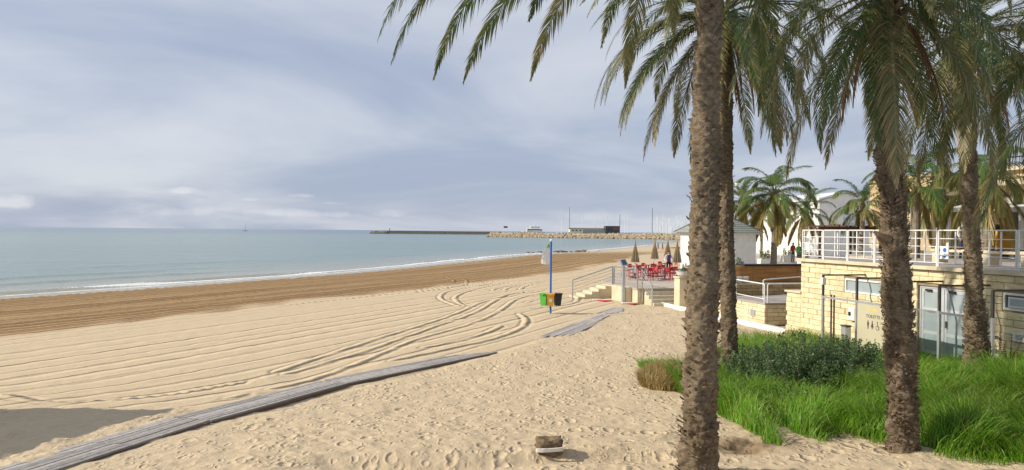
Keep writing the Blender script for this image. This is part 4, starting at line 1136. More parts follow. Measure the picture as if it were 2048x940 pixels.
# ------------------------------------------------------------------ ramp with low stone wall, kerb and white handrails
rw = prom('ramp_wall', 'low stone block wall of the ramp with a shaded end face', 'wall', 0, 0, 0)
lay_blocks(rw, 2.42, 9.2, .22, 1.07, 5, .62, (), seed=21)
lay_blocks(rw, .13, 1.9, .22, 1.07, 5, .5, (), face=2.42, along='b', seed=22)
MB().box(.04, 9.0, 2.45, 9.2, 0, 1.065).build('wall_core', M['mortar'], rw)
MB().box(-.03, 9.0, 2.39, 9.2, 1.072, 1.13).build('ramp_floor', M['concrete'], rw)
lay_blocks(rw, .5, 6.5, 1.135, 1.62, 3, .55, (), face=6.0, along='b', seed=23, meshes=BLK_SHADED)
MB().box(.5, 9, 6.05, 9.2, 1.132, 1.61).build('upper_core', M['mortar'], rw)
MB().box(.45, 9, 5.97, 9.2, 1.622, 1.68).build('upper_coping', M['cream_render'], rw)
MB().box(-.012, -.002, 3.15, 3.5, .5, .78).build('hatch', M['alu'], rw)
kb = prom('white_kerb', 'long white kerb running along the foot of the stone walls', 'kerb', 0, 0, 0)
MB().box(-.55, -.33, .2, 11.2, .05, .34, .02).build('kerb_stone', M['white_paint'], kb)
MB().box(-.36, -.001, .96, 2.4, .0, .30).build('kerb_floor', M['paving'], kb)
def hoop(label, pts, low, group='white tube handrails of the ramp'):
    r_ = thing('white_handrail', label, 'handrail', L(0, 0, 0), PHI, group)
    MB().tube(pts, .026, 8).build('top_tube', M['white_metal'], r_)
    (x0, y0, z0), (x1, y1, z1) = pts[1], pts[-2]
    MB().tube([(x0, y0, z0 - low), (x1, y1, z1 - low)], .018, 6).build('lower_tube', M['white_metal'], r_)
    return r_
zt = 1.13
hoop('white handrail along the front edge of the ramp', [(.06, 2.55, zt), (.06, 2.55, zt + .74), (.06, 2.62, zt + .78), (.06, 4.7, zt + .82), (.06, 4.78, zt + .78), (.06, 4.78, zt)], .58)
hoop('white handrail on the ramp edge nearest the kiosk', [(.06, 4.9, zt), (.06, 4.9, zt + .8), (.06, 4.97, zt + .84), (.06, 8.6, zt + .92), (.06, 8.68, zt + .88), (.06, 8.68, zt)], .6)
hoop('white handrail across the shaded end of the ramp', [(.16, 2.48, zt), (.16, 2.48, zt + .74), (.22, 2.48, zt + .78), (1.75, 2.48, zt + .78), (1.8, 2.48, zt + .74), (1.8, 2.48, zt)], .66)
hoop('white handrail farther up the ramp beneath the counter', [(1.1, 4.3, zt), (1.1, 4.3, zt + .8), (1.16, 4.3, zt + .84), (3.6, 4.6, zt + .96), (3.66, 4.6, zt + .9), (3.66, 4.6, zt)], .7)
# ------------------------------------------------------------------ bar counter, planters, lamp
ct = prom('bar_counter', 'curved plywood bar counter with a black top above the ramp', 'counter', 1.0, 6.5, 1.68)
poly = [(-.1, .25), (.0, .08), (.25, .0), (6.5, .0), (6.5, .6), (.4, .6), (.0, .5)]
MB().prism(poly, .02, .78).build('front', M['wood_ply'], ct)
MB().prism([(.45, -.07), (6.5, -.07), (6.5, .68), (.5, .68)], .782, .86).build('counter_top', M['black'], ct)
for k in range(5): MB().box(.9 + 1.2 * k, .908 + 1.2 * k, -.004, .0, .03, .77).build('panel_joint', M['dark_metal'], ct)
M['pot'] = pm('pot', (.62, .61, .58), (.50, .49, .46), 5, .7)
for i, (b_, a_) in enumerate(((.62, 6.12), (.95, 6.13), (1.28, 6.14))):
    p = prom('bowl_planter', ('left', 'middle', 'right')[i] + ' of the three pale grey bowl planters before the counter', 'planter', b_, a_ + .02, 1.682, 'bowl planters')
    MB().lathe([(.08, 0), (.15, .06), (.20, .2), (.215, .30), (.195, .30), (.17, .22)], 16).build('bowl', M['pot'], p, smooth=False)
    MB().lathe([(.01, .222), (.17, .221), (.1, .25), (.02, .26)], 12).build('soil', M['dark_metal'], p)
lp = prom('lamp_pole', 'tall thin grey lamp pole with a small floodlight beside the kiosk', 'lamp', 1.55, 7.8, 1.68)
MB().tube([(0, 0, 0), (0, 0, 2.2), (0, 0, 4.75)], [.055, .05, .04], 10).build('pole', M['steel'], lp)
MB().tube([(0, 0, 4.68), (.22, 0, 4.7)], .018, 6).build('arm', M['steel'], lp); MB().box(.18, .36, -.08, .08, 4.62, 4.76, .01).build('floodlight', M['white_paint'], lp)
def potted(label, b_, a_, z, h):
    p = prom('potted_plant', label, 'plant', b_, a_, z, 'potted plants by the kiosk')
    MB().lathe([(.12, 0), (.17, .3), (.15, .3), (.14, .26)], 12).build('pot', M['dark_metal'], p)
    rg_ = np.random.default_rng(int(b_ * 100)); st_ = [(rg_.normal(0, .03), rg_.normal(0, .03), .26, h * rg_.uniform(.6, 1), rg_.normal(0, .15), rg_.normal(0, .15)) for _ in range(7)]
    obj('foliage', leafy('foliage', st_, M['shrub'], int(h * 100), 40, .05, .10), p)
potted('leafy potted plant behind the counter beside the lamp pole', 1.2, 8.4, 1.68, .95); potted('second potted plant at the right of the lamp pole', 2.3, 8.6, 1.68, .9); potted('low potted plant under the kiosk wall', 1.75, 8.0, 1.68, .55)
# ------------------------------------------------------------------ white kiosk with hipped shingle roof
ks = prom('white_kiosk', 'white kiosk with a hipped grey-green shingle roof behind the palms', 'kiosk', 7.9, 20.7, 1.0)
hw = 1.8
MB().box(-hw, hw, -hw, hw, 0, 2.92).build('wall', M['white_paint'], ks)
mb = MB()
for k in range(9):
    x = -hw + .05 + k * (2 * hw - .1) / 8
    mb.box(x - .025, x + .025, -hw - .022, -hw - .001, .1, 2.84); mb.box(-hw - .022, -hw - .001, x - .025, x + .025, .1, 2.84)
mb.build('batten', M['white_paint'], ks)
MB().box(-hw - .2, hw + .2, -hw - .2, hw + .2, 2.925, 3.02).build('eaves_board', M['white_metal'], ks)
M['shingle'] = pm('shingle', (.30, .33, .28), (.22, .25, .215), 7, .9, .4, 30, rand=.12)
e = hw + .34; apex = 4.45
roof = MB().add([(-e, -e, 3.022), (e, -e, 3.022), (e, e, 3.022), (-e, e, 3.022), (0, 0, apex)], [(0, 1, 4), (1, 2, 4), (2, 3, 4), (3, 0, 4), (3, 2, 1, 0)]).build('roof', M['shingle'], ks)
nrow = 11
for sd in range(4):                                        # shingle courses lapped on each slope
    for k in range(nrow):
        f0, f1 = k / nrow, (k + 1) / nrow; y0 = e * (1 - f0) + .015; y1 = e * (1 - f1); z0 = 3.022 + (apex - 3.022) * f0; z1 = 3.022 + (apex - 3.022) * f1
        mb = MB().add([(-y0, -y0, z0 + .035), (y0, -y0, z0 + .035), (y1, -y1, z1 + .012), (-y1, -y1, z1 + .012), (-y0, -y0, z0 + .004), (y0, -y0, z0 + .004)], [(0, 1, 2, 3), (4, 5, 1, 0)])
        o = mb.build('shingle_course', M['shingle'], roof); o.rotation_euler = (0, 0, sd * PI / 2)
mb = MB()
for (cx_, cy_) in ((-e, -e), (e, -e), (e, e), (-e, e)): mb.tube([(cx_, cy_, 3.06), (0, 0, apex + .05)], .05, 6)
mb.build('ridge', M['dark_metal'], roof)
MB().box(-1.2, .1, -hw - .03, -hw - .002, .9, 2.1).build('shutter', M['white_metal'], ks)
# ------------------------------------------------------------------ cafe terrace with steps
te = prom('cafe_terrace', 'raised pale terrace with steps where the red chairs stand', 'terrace', 0, 0, 0)
TZ = 1.0
c1_, c2_ = toL(P(1238, 540, 57)), toL(P(1320, 540, 66))
MB().prism([(-1.4, 12.3), (11, 12.3), (11, 32), c2_, c1_, (-1.4, 17.65)], -.6, TZ - .06).build('terrace_base', M['cream_render'], te)
MB().prism([(-1.46, 12.24), (11, 12.24), (11, 32), (c2_[0] - .05, c2_[1] + .05), (c1_[0] - .05, c1_[1] + .03), (-1.46, 17.70)], TZ - .058, TZ).build('terrace_floor', M['paving'], te)
for k in range(4):
    MB().box(-1.05, 1.15, 12.3 - .34 * (k + 1), 12.299 - .34 * k, -.1, TZ - .17 * (k + 1)).build('step', M['cream_render'], te)
for k in range(5):
    MB().box(-1.402 - .42 * (k + 1), -1.402 - .42 * k, 16.0, 17.6, -.2, TZ - .155 * (k + 1)).build('step', M['cream_render'], te)
MB().box(-1.75, -1.41, 13.1, 15.2, -.1, .98).build('buttress', M['cream_render'], te)
def steel_rail(label, pts, posts_, group='steel handrails of the cafe terrace'):
    r_ = thing('steel_handrail', label, 'handrail', L(0, 0, 0), PHI, group)
    MB().tube(pts, .034, 8).build('top_rail', M['steel'], r_)
    for (x, y, zb, zt_) in posts_: MB().box(x - .03, x + .03, y - .03, y + .03, zb, zt_).build('post', M['alu'], r_)
    for k in (1, 2, 3, 4):
        MB().tube([(x, y, z - .19 * k) for x, y, z in pts], .011, 5).build('wire', M['steel'], r_)
hr = TZ + 1.0
steel_rail('steel handrail sloping down the sea steps', [(-1.4, 15.95, hr), (-3.85, 15.95, .22 + 1.0)], [(-3.85, 15.95, -.1, 1.2), (-1.42, 15.95, .9, hr)])
steel_rail('steel handrail along the seaward edge of the terrace', [(-1.36, 15.9, hr), (-1.36, 14.6, hr), (-1.36, 12.4, hr)], [(-1.36, 15.85, TZ, hr), (-1.36, 14.3, TZ, hr), (-1.36, 12.42, TZ, hr)])
steel_rail('steel handrail sloping down the near steps', [(-1.16, 12.3, hr), (-1.16, 10.95, .25 + 1.0)], [(-1.16, 12.26, .3, hr), (-1.16, 10.97, .1, 1.24)])
pl = prom('cream_pillar', 'cream rendered pillar at the end of the ramp wall', 'pillar', -.05, 9.45, 0)
MB().box(-.42, .42, -.22, .4, 0, 1.72, .015).build('shaft', M['cream_render'], pl); MB().box(-.47, .47, -.27, .45, 1.722, 1.80, .012).build('cap', M['cream_render'], pl)
pp = prom('round_planter', 'wide grey planter bowl with a small plant on the cream pillar', 'planter', -.1, 9.5, 1.801)
MB().lathe([(.25, 0), (.36, .08), (.40, .26), (.36, .26), (.33, .2)], 18).build('bowl', M['pot'], pp)
rg_ = np.random.default_rng(9); obj('foliage', leafy('foliage', [(rg_.normal(0, .1), rg_.normal(0, .1), .2, rg_.uniform(.2, .45), rg_.normal(0, .1), rg_.normal(0, .1)) for _ in range(10)], M['shrub'], 77, 24, .04, .1), pp)
so = prom('solar_post', 'grey metal post with a small tilted solar panel on top', 'lamp post', -1.85, 13.2, .12)
MB().box(-.08, .08, -.08, .08, 0, 2.0, .01).build('post', M['alu'], so)
mb = MB(); s_ = .2
mb.add([(-s_, -.24, 2.0), (s_, -.24, 2.06), (s_, .24, 2.38), (-s_, .24, 2.32), (-s_, -.24, 2.04), (s_, -.24, 2.10), (s_, .24, 2.42), (-s_, .24, 2.36)], [(0, 3, 2, 1), (4, 5, 6, 7), (0, 1, 5, 4), (1, 2, 6, 5), (2, 3, 7, 6), (3, 0, 4, 7)])
fr_ = mb.build('panel_frame', M['alu'], so)
mb = MB(); q = s_ - .04
mb.add([(-q, -.2, 2.071), (q, -.2, 2.131), (q, .2, 2.397), (-q, .2, 2.337)], [(0, 1, 2, 3)]); mb.build('solar_cells', pm('solar_cells', (.03, .035, .05), (.05, .055, .07), 12, .35, spec=.3), fr_)
# parasols, closed
M['canvas'] = pm('canvas', (.42, .33, .21), (.34, .26, .16), 3, .9, .2, 30)
M['canvas2'] = pm('canvas2', (.38, .30, .19), (.31, .24, .15), 3, .9, .2, 30)
def parasol(label, px, Y, ztop, clen):
    p_ = P(px, 540, Y); r_ = thing('closed_parasol', label, 'parasol', (p_.x, p_.y, TZ), PHI, 'closed beige parasols on the terrace')
    H = ztop - TZ
    MB().tube([(0, 0, 0), (0, 0, H)], .028, 8).build('pole', M['white_metal'], r_)
    MB().lathe([(.28, 0), (.28, .05), (.06, .09), (.05, .3)], 14).build('base', M['dark_metal'], r_)
    vs = []; n = 24; rows = 9
    for i in range(rows):
        f = i / (rows - 1); z = H - .08 - clen * f
        for k in range(n):
            a = 2 * PI * k / n; rr = (.035 + .23 * f ** 1.1) * (1 + .22 * (1 if k % 2 else -1) * min(1, f * 2)) * (1 + .05 * math.sin(k * 5.1))
            if f > .88: rr *= .93
            vs.append((rr * math.cos(a), rr * math.sin(a), z - (.035 * (k % 2) if i == rows - 1 else 0)))
    fs = [(i * n + k, i * n + (k + 1) % n, (i + 1) * n + (k + 1) % n, (i + 1) * n + k) for i in range(rows - 1) for k in range(n)]
    MB().add(vs, fs).build('canopy', M['canvas'] if int(px) % 2 else M['canvas2'], r_)
    MB().tube([(0, 0, H - .12), (0, 0, H + .1)], [.05, .015], 8).build('finial', M['canvas'], r_)
    MB().tube([(.13, 0, H - clen * .62), (0, .13, H - clen * .62), (-.13, 0, H - clen * .62), (0, -.13, H - clen * .62), (.13, 0, H - clen * .62)], .02, 5).build('tie_strap', M['canvas'], r_)
for (px, Y, zt_, cl, lb) in ((1270, 49, 3.45, 1.3, 'leftmost closed beige parasol, standing apart over the red chairs'), (1309, 54, 3.55, 1.35, 'second closed parasol from the left, on the sea side'),
                             (1335, 57, 3.55, 1.35, 'third closed parasol, behind the waiter'), (1354, 48.5, 3.52, 1.35, 'rightmost closed parasol, next to the white kiosk')):
    parasol(lb, px, Y, zt_, cl)
# red cafe chairs and dark tables
M['red'] = pm('red', (.48, .022, .03), (.38, .02, .026), 3, .45, spec=.4)
def make_chair():
    r_ = thing('red_chair', 'red chair', 'chair', (0, 0, 0), 0, 'red chairs on the cafe terrace')
    MB().box(-.21, .21, -.21, .21, .44, .47, .01).build('seat', M['red'], r_)
    for sx in (-1, 1):
        for sy in (-1, 1): MB().tube([(sx * .21, sy * .22, 0), (sx * .18, sy * .18, .44)], .016, 6).build('leg', M['red'], r_)
    mb = MB(); n = 9
    for k in range(n):
        a = -.62 + 1.24 * k / (n - 1)
        for z, o_ in ((.60, 0), (.84, .05)):
            for t_ in (0, .018): mb.v.append(((.235 + t_) * math.sin(a) * 1.0, (.20 + t_) * math.cos(a) + o_ + .02, z))
    for k in range(n - 1):
        b_ = 4 * k; mb.f += [(b_, b_ + 4, b_ + 6, b_ + 2), (b_ + 1, b_ + 3, b_ + 7, b_ + 5), (b_ + 2, b_ + 6, b_ + 7, b_ + 3), (b_, b_ + 1, b_ + 5, b_ + 4)]
    mb.f += [(0, 2, 3, 1), (4 * n - 4, 4 * n - 3, 4 * n - 1, 4 * n - 2)]
    mb.build('backrest', M['red'], r_)
    for sx in (-1, 1): MB().tube([(sx * .17, .18, .46), (sx * .15, .23, .66)], .014, 6).build('back_post', M['red'], r_)
    return r_
ch0 = make_chair(); first = True
tbl0 = thing('cafe_table', 't', 'table', (0, 0, 0), 0, 'dark square cafe tables')
MB().box(-.36, .36, -.36, .36, .72, .75, .008).build('tabletop', M['dark_metal'], tbl0); MB().tube([(0, 0, .04), (0, 0, .72)], .035, 8).build('column', M['dark_metal'], tbl0); MB().box(-.24, .24, -.24, .24, 0, .04, .01).build('foot_plate', M['dark_metal'], tbl0)
spots = [(1268, 50.5, 'beneath the leftmost parasol'), (1297, 52, 'between the first two parasols'), (1330, 55, 'behind the waiter'), (1362, 46.5, 'nearest the kiosk wall'), (1330, 48, 'at the terrace front, right of the rail'), (1288, 47, 'in the front row near the solar post'), (1316, 51, 'in the middle of the terrace')]
cn_ = 0
cw_ = ['on its sea side', 'on its near side', 'on its kiosk side', 'on its far side']
for i, (px, Y, wh) in enumerate(spots):
    p_ = P(px, 540, Y)
    t_ = tbl0 if i == 0 else copy_tree(tbl0); t_.location = (p_.x, p_.y, TZ); t_.rotation_euler.z = PHI + random.uniform(-.2, .2); t_['label'] = 'dark square cafe table ' + wh
    for k in range(4):
        if i == 3 and k == 2: continue
        a = PHI + PI + k * PI / 2
        c_ = ch0 if cn_ == 0 else copy_tree(ch0); cn_ += 1
        d_ = .62 + random.uniform(-.06, .12)
        c_.location = (p_.x + d_ * math.cos(a), p_.y + d_ * math.sin(a), TZ); c_.rotation_euler.z = a - PI / 2 + random.uniform(-.3, .3)
        c_['label'] = 'red chair, table ' + wh + ', ' + cw_[k]
# ------------------------------------------------------------------ people
def person(label, loc, face, height, joints, colors, group=None, hair=(.03, .02, .015)):
    """one continuous skinned body; colours by region: skin, top, vest, trousers, shoes"""
    s_ = height / 1.75
    J = {'pel': (0, 0, .95, .135), 'wst': (0, 0, 1.08, .125), 'chs': (0, 0, 1.30, .15), 'nck': (0, .0, 1.48, .058), 'hd0': (0, -.01, 1.56, .075), 'hd1': (0, -.02, 1.66, .098), 'hd2': (0, -.01, 1.73, .06),
         'lsh': (.185, 0, 1.41, .062), 'lel': (.25, .02, 1.14, .045), 'lwr': (.25, -.10, .92, .033), 'lhd': (.25, -.14, .84, .036), 'rsh': (-.185, 0, 1.41, .062), 'rel': (-.25, .02, 1.14, .045), 'rwr': (-.25, -.10, .92, .033), 'rhd': (-.25, -.14, .84, .036),
         'lhp': (.10, 0, .90, .095), 'lkn': (.11, -.02, .50, .062), 'lan': (.11, .03, .09, .045), 'ltoe': (.12, -.13, .035, .035), 'rhp': (-.10, 0, .90, .095), 'rkn': (-.11, -.02, .50, .062), 'ran': (-.11, .03, .09, .045), 'rtoe': (-.12, -.13, .035, .035)}
    for k, v in joints.items(): J[k] = v
    E = [('pel', 'wst'), ('wst', 'chs'), ('chs', 'nck'), ('nck', 'hd0'), ('hd0', 'hd1'), ('hd1', 'hd2'), ('chs', 'lsh'), ('lsh', 'lel'), ('lel', 'lwr'), ('lwr', 'lhd'), ('chs', 'rsh'), ('rsh', 'rel'), ('rel', 'rwr'), ('rwr', 'rhd'),
         ('pel', 'lhp'), ('lhp', 'lkn'), ('lkn', 'lan'), ('lan', 'ltoe'), ('pel', 'rhp'), ('rhp', 'rkn'), ('rkn', 'ran'), ('ran', 'rtoe')]
    bm = bmesh.new(); lay = bm.verts.layers.skin.verify(); vv = {}
    for k, (x, y, z, r_) in J.items():
        v = bm.verts.new((x, y, z)); v[lay].radius = (r_, r_); v[lay].use_root = (k == 'pel'); vv[k] = v
    for a, b_ in E: bm.edges.new((vv[a], vv[b_]))
    me = bpy.data.meshes.new('tmp'); bm.to_mesh(me); bm.free()
    o = bpy.data.objects.new('tmp', me); COL.objects.link(o)
    sk = o.modifiers.new('skin', 'SKIN'); sk.use_smooth_shade = True
    sb = o.modifiers.new('sub', 'SUBSURF'); sb.levels = 2; sb.render_levels = 2
    bpy.context.view_layer.update()
    m2 = bpy.data.meshes.new_from_object(o.evaluated_get(bpy.context.evaluated_depsgraph_get())); bpy.data.objects.remove(o); m2.name = 'body'
    m2.materials.clear()
    for c_ in ('skin', 'top', 'vest', 'trousers', 'shoes', 'hair'): m2.materials.append(colors[c_] if c_ in colors else M['black'])
    for p_ in m2.polygons:
        x, y, z = p_.center
        if z > 1.50: i = 5 if (z > 1.655 or (y > .02 and z > 1.56)) else 0
        elif abs(x) > .2 and z < 1.02 and z > .7: i = 0
        elif z > .96: i = 2 if (abs(x) < .135 and z < 1.45) else 1
        elif z > .10: i = 3
        else: i = 4
        p_.material_index = i
    r_ = obj('person', m2, None, loc, face); r_.scale = (s_, s_, s_)
    return tag(r_, label, 'person', group)
M['skin'] = pm('skin', (.42, .24, .15), (.36, .20, .12), 6, .6); M['cloth_white'] = pm('cloth_white', (.72, .72, .72), (.62, .62, .63), 6, .8); M['cloth_purple'] = pm('cloth_purple', (.09, .05, .22), (.07, .04, .17), 6, .8)
M['cloth_black'] = pm('cloth_black', (.018, .018, .022), (.03, .03, .034), 6, .85); M['cloth_red'] = pm('cloth_red', (.4, .04, .04), (.33, .03, .03), 6, .8); M['cloth_green'] = pm('cloth_green', (.12, .4, .12), (.1, .33, .1), 6, .8); M['cloth_blue'] = pm('cloth_blue', (.05, .07, .16), (.04, .055, .12), 6, .8)
wp = P(1337, 553, 52.5)
person('waiter in white shirt, purple vest and black trousers among the red chairs', (wp.x, wp.y, TZ), PHI * .3, 1.74, {'lel': (.30, -.02, 1.16, .045), 'lwr': (.30, -.22, 1.06, .033), 'lhd': (.29, -.29, 1.05, .036), 'rel': (-.30, -.02, 1.16, .045), 'rwr': (-.30, -.2, 1.04, .033), 'rhd': (-.29, -.27, 1.02, .036)},
       {'skin': M['skin'], 'top': M['cloth_white'], 'vest': M['cloth_purple'], 'trousers': M['cloth_black']})
for (px, py, lb, tr) in ((1316, 499, 'person in dark clothes walking on the far beach behind the parasols', 'cloth_black'), (1325, 500, 'person farther along the beach in blue', 'cloth_blue')):
    p_ = G(px, py)
    person(lb, (p_.x, p_.y, p_.z), 1.2, 1.72, {'lkn': (.11, -.12, .5, .062), 'lan': (.11, -.16, .09, .045), 'ltoe': (.12, -.3, .035, .035), 'ran': (-.11, .18, .12, .045), 'rtoe': (-.12, .04, .035, .035)},
           {'skin': M['skin'], 'top': M[tr], 'vest': M[tr], 'trousers': M['cloth_black']})
# red and white boards lying in front of the terrace
for (px0, py0, px1, py1, lb) in ((1196, 603, 1226, 599, 'red board with a white edge lying on the sand before the terrace wall'), (1255, 609, 1279, 606, 'smaller red and white board lying near the steps')):
    p_ = G(px0, py0); q_ = G(px1, py1); d_ = q_ - p_; ln_ = .6 if px0 > 1250 else .8
    r_ = thing('painted_board', lb, 'board', (p_.x, p_.y, gz(p_.x, p_.y) + .02), PHI * .4, 'red and white boards on the sand')
    MB().add([(.25, -.25, 0), (ln_, .0, .0), (ln_, .3, .02), (-.05, .25, .02), (.25, -.25, .03), (ln_, 0, .03), (ln_, .3, .05), (-.05, .25, .05)], [(0, 3, 2, 1), (4, 5, 6, 7), (0, 1, 5, 4), (1, 2, 6, 5), (2, 3, 7, 6), (3, 0, 4, 7)]).build('board', pm('board_red', (.55, .09, .09), (.47, .07, .07), 4, .7), r_)
    MB().add([(-.2, .27, .0), (ln_ + .1, .32, .0), (ln_ + .1, .55, .02), (-.24, .5, .02), (-.2, .27, .03), (ln_ + .1, .32, .03), (ln_ + .1, .55, .05), (-.24, .5, .05)], [(0, 3, 2, 1), (4, 5, 6, 7), (0, 1, 5, 4), (1, 2, 6, 5), (2, 3, 7, 6), (3, 0, 4, 7)]).build('white_edge', M['white_paint'], r_)
# ------------------------------------------------------------------ blue pole with the three bins and the banner
pb = G(1101, 627)
M['blue'] = pm('blue', (.03, .14, .52), (.025, .11, .42), 4, .45)
bp_ = thing('bin_pole', 'blue pole with a banner holding green, yellow and black bins', 'bin post', (pb.x, pb.y, pb.z - .05), R(-4))
MB().tube([(0, 0, 0), (0, 0, 3.42)], .045, 12).build('pole', M['blue'], bp_)
MB().lathe([(.02, 3.42), (.06, 3.45), (.065, 3.49), (.04, 3.53), (.01, 3.545)], 10).build('knob', M['white_paint'], bp_)
def bin_(nm, cx_, rot, c_, lab):
    mb = MB(); w0, w1, d0, d1, h = .125, .175, .11, .15, .54
    mb.add([(-w0, -d0, 0), (w0, -d0, 0), (w0, d0, 0), (-w0, d0, 0), (-w1, -d1, h), (w1, -d1, h), (w1, d1, h), (-w1, d1, h)], [(3, 2, 1, 0), (4, 5, 6, 7), (0, 1, 5, 4), (1, 2, 6, 5), (2, 3, 7, 6), (3, 0, 4, 7)])
    m_ = pm('bin_' + nm, c_, tuple(x * .85 for x in c_), 5, .45, spec=.4)
    o = mb.build('bin', m_, bp_, (cx_[0] * .9, cx_[1] * .9, .42), rot); o['label'] = lab
    MB().box(-w1 - .03, w1 + .03, -d1 - .04, d1 + .03, h + .003, h + .05, .015).build('lid', m_, o)
    MB().box(-.09, .09, -d1 - .065, -d1 - .041, h - .03, h + .03, .008).build('grip', m_, o)
    for sx in (-1, 1): MB().tube([(sx * (w1 + .02), d1 - .02, h - .06), (sx * (w1 + .045), d1 - .02, h + .03)], .02, 6).build('hinge', m_, o)
    return o
bin_('green', (-.34, .05), R(-25), (.11, .50, .07), 'green bin on the left'); yb = bin_('yellow', (0, -.24), 0, (.80, .42, .05), 'yellow bin in front with a white sticker'); bin_('black', (.36, .04), R(22), (.025, .027, .03), 'black bin on the right')
MB().add([(-.07, -.131, .2), (.07, -.131, .2), (.07, -.144, .36), (-.07, -.144, .36)], [(0, 1, 2, 3)]).build('sticker', M['white_paint'], yb)
MB().box(-.4, .4, -.06, .06, .9, .95).build('bracket', M['dark_metal'], bp_)
# banner: curved feather shape, printed in green, white and grey
m, t, b = new_mat('banner_print')
tcs = nd(t, 'ShaderNodeTexCoord').outputs['Object']; sp = nd(t, 'ShaderNodeSeparateXYZ'); t.links.new(tcs, sp.inputs[0])
grn = mth(t, 'MULTIPLY', mth(t, 'SUBTRACT', mth(t, 'ADD', sp.outputs['Z'], mth(t, 'MULTIPLY', sp.outputs['X'], .5)), 3.02), 12, True)
gry = mth(t, 'MULTIPLY', mth(t, 'SUBTRACT', noise(t, tcs, 5.5, 3), .60, True), 14, True)
cb = mixc_(t, gry, (.80, .80, .78), (.42, .45, .46)); cb = mixc_(t, grn, cb, (.30, .52, .08)); t.links.new(cb, b.inputs['Base Color']); b.inputs['Roughness'].default_value = .7
mb = MB(); rows = 14; cols = 5
for i in range(rows):
    f = i / (rows - 1); z = 3.36 - 1.02 * f; wd_ = .03 + .36 * (1 - (1 - f) ** 2.2) + .03 * f
    for k in range(cols):
        s = k / (cols - 1); mb.v.append((-.055 - wd_ * s, .05 * math.sin(s * 3 + f * 4) * s, z + .04 * s * f))
mb.f += [(i * cols + k, i * cols + k + 1, (i + 1) * cols + k + 1, (i + 1) * cols + k) for i in range(rows - 1) for k in range(cols - 1)]
fl = mb.build('banner', m, bp_)
sl = fl.modifiers.new('thickness', 'SOLIDIFY'); sl.thickness = .006
# ------------------------------------------------------------------ plaza, background palms and buildings
q0, q1 = L(11.02, 9.25), L(11.02, 31)
pz = obj('plaza', MB().prism([(q0.x, q0.y), (500, q0.y + 120), (500, 560), (P(1450, 480, 560).x, 560), (P(1400, 480, 120).x, 120), (P(1385, 480, 64).x, 64), (q1.x, q1.y)], -1, 1.60).mesh('plaza', M['paving'])); tag(pz, kind='structure')
pz2 = obj('promenade_deck', MB().box(9.01, 200, -60, 9.2, -1, 2.94).mesh('promenade_deck', M['paving']), None, L(0, 0, 0), PHI); tag(pz2, kind='structure')
QF = []
for ci, (th, dr, dry0, sag, cl) in enumerate(((66, 1.5, -.15, 1.0, 0), (46, 2.0, -.12, 1.3, 0), (24, 2.0, -.05, 1.4, 0), (2, 1.6, .12, 1.5, .1), (-22, 1.1, .5, 1.5, .2), (-50, .6, .95, 1.2, .5))):
    QF.append([frond_mesh('frond_blade', 3.1 * random.uniform(.92, 1.08), R(th), dr, M['queen_leaf'], 500 + ci * 10 + k, n=84, leaf=.68, wid=.017, dry0=dry0, sag=sag, closed=cl, side_bend=random.uniform(-.5, .5), vee=.5) for k in range(2)])
def queen_palm(label, px, pyb, Y, ytop, n=22, scale=1.0, seed=1, r_=.15, green=0, zbase=None):
    rg = random.Random(seed); base = P(px, pyb, Y); top = P(px, ytop, Y)
    if zbase is not None: base.z = zbase
    root = thing('feather_palm', label, 'palm tree', base, 0, 'smaller feather palms behind the promenade')
    H = top.z - base.z; mb = MB(); pts = []; rad = []
    for i in range(int(H / .16) + 1):
        z = i * .16; pts.append((.05 * math.sin(z * .5), 0, z)); rad.append(r_ * (1.25 - .3 * min(1, z / H)) * (1.05 if i % 2 else .97))
    mb.tube(pts, rad, 12); mb.build('trunk', M['ring_bark'], root, smooth=False)
    tx = pts[-1][0]
    MB().tube([(tx, 0, H - .5), (tx, 0, H - .1), (tx, 0, H + .35)], [r_ * 1.15, r_ * 1.35, r_ * .6], 10).build('crown_shaft', M['shaft'], root)
    for i in range(n):
        f = i / (n - 1); ci = min(5, int(max(0, f - green) ** .9 * 6)); az = i * 2.399963 + rg.uniform(-.25, .25)
        place_frond(root, (tx, 0, H + .3 - .55 * f), az, QF[ci][rg.randrange(2)], scale * rg.uniform(.85, 1.12), rg.uniform(-.3, .3), .08)
    return root
M['ring_bark'] = pm('ring_bark', (.30, .25, .19), (.21, .17, .125), 6, .95, .5, 12, stretch=(1, 1, 3))
M['shaft'] = pm('shaft', (.23, .19, .09), (.16, .13, .06), 5, .8)
queen_palm('tall feather palm with a bare grey trunk between the kiosk and the deck railing', 1547, 530, 50, 388, 30, 1.12, 3, .17)
queen_palm('feather palm half hidden behind the second trunk, left of the lamp pole', 1481, 520, 62, 402, 26, 1.1, 4, .15)
queen_palm('short feather palm with a skirt of dry fronds right of the tall one', 1605, 525, 58, 425, 22, .95, 5, .14)
queen_palm('slim palm trunk farther back between kiosk and tall palm', 1522, 520, 78, 440, 18, .9, 6, .12)
queen_palm('feather palm with drooping yellow fronds before the mural', 1722, 500, 40, 410, 20, .75, 8, .12, zbase=1.6)
queen_palm('bright green feather palm right of the shaggy trunk', 1830, 500, 31, 372, 24, .85, 9, .15, .12, zbase=2.9)
queen_palm('feather palm with many dry hanging fronds in front of the tan facade', 1882, 500, 36, 395, 24, 1.0, 10, .14, -.15, zbase=2.9)
queen_palm('feather palm with a thick grey trunk beside the right hand palm', 1971, 500, 27, 350, 24, .85, 11, .17, -.15, zbase=2.9)
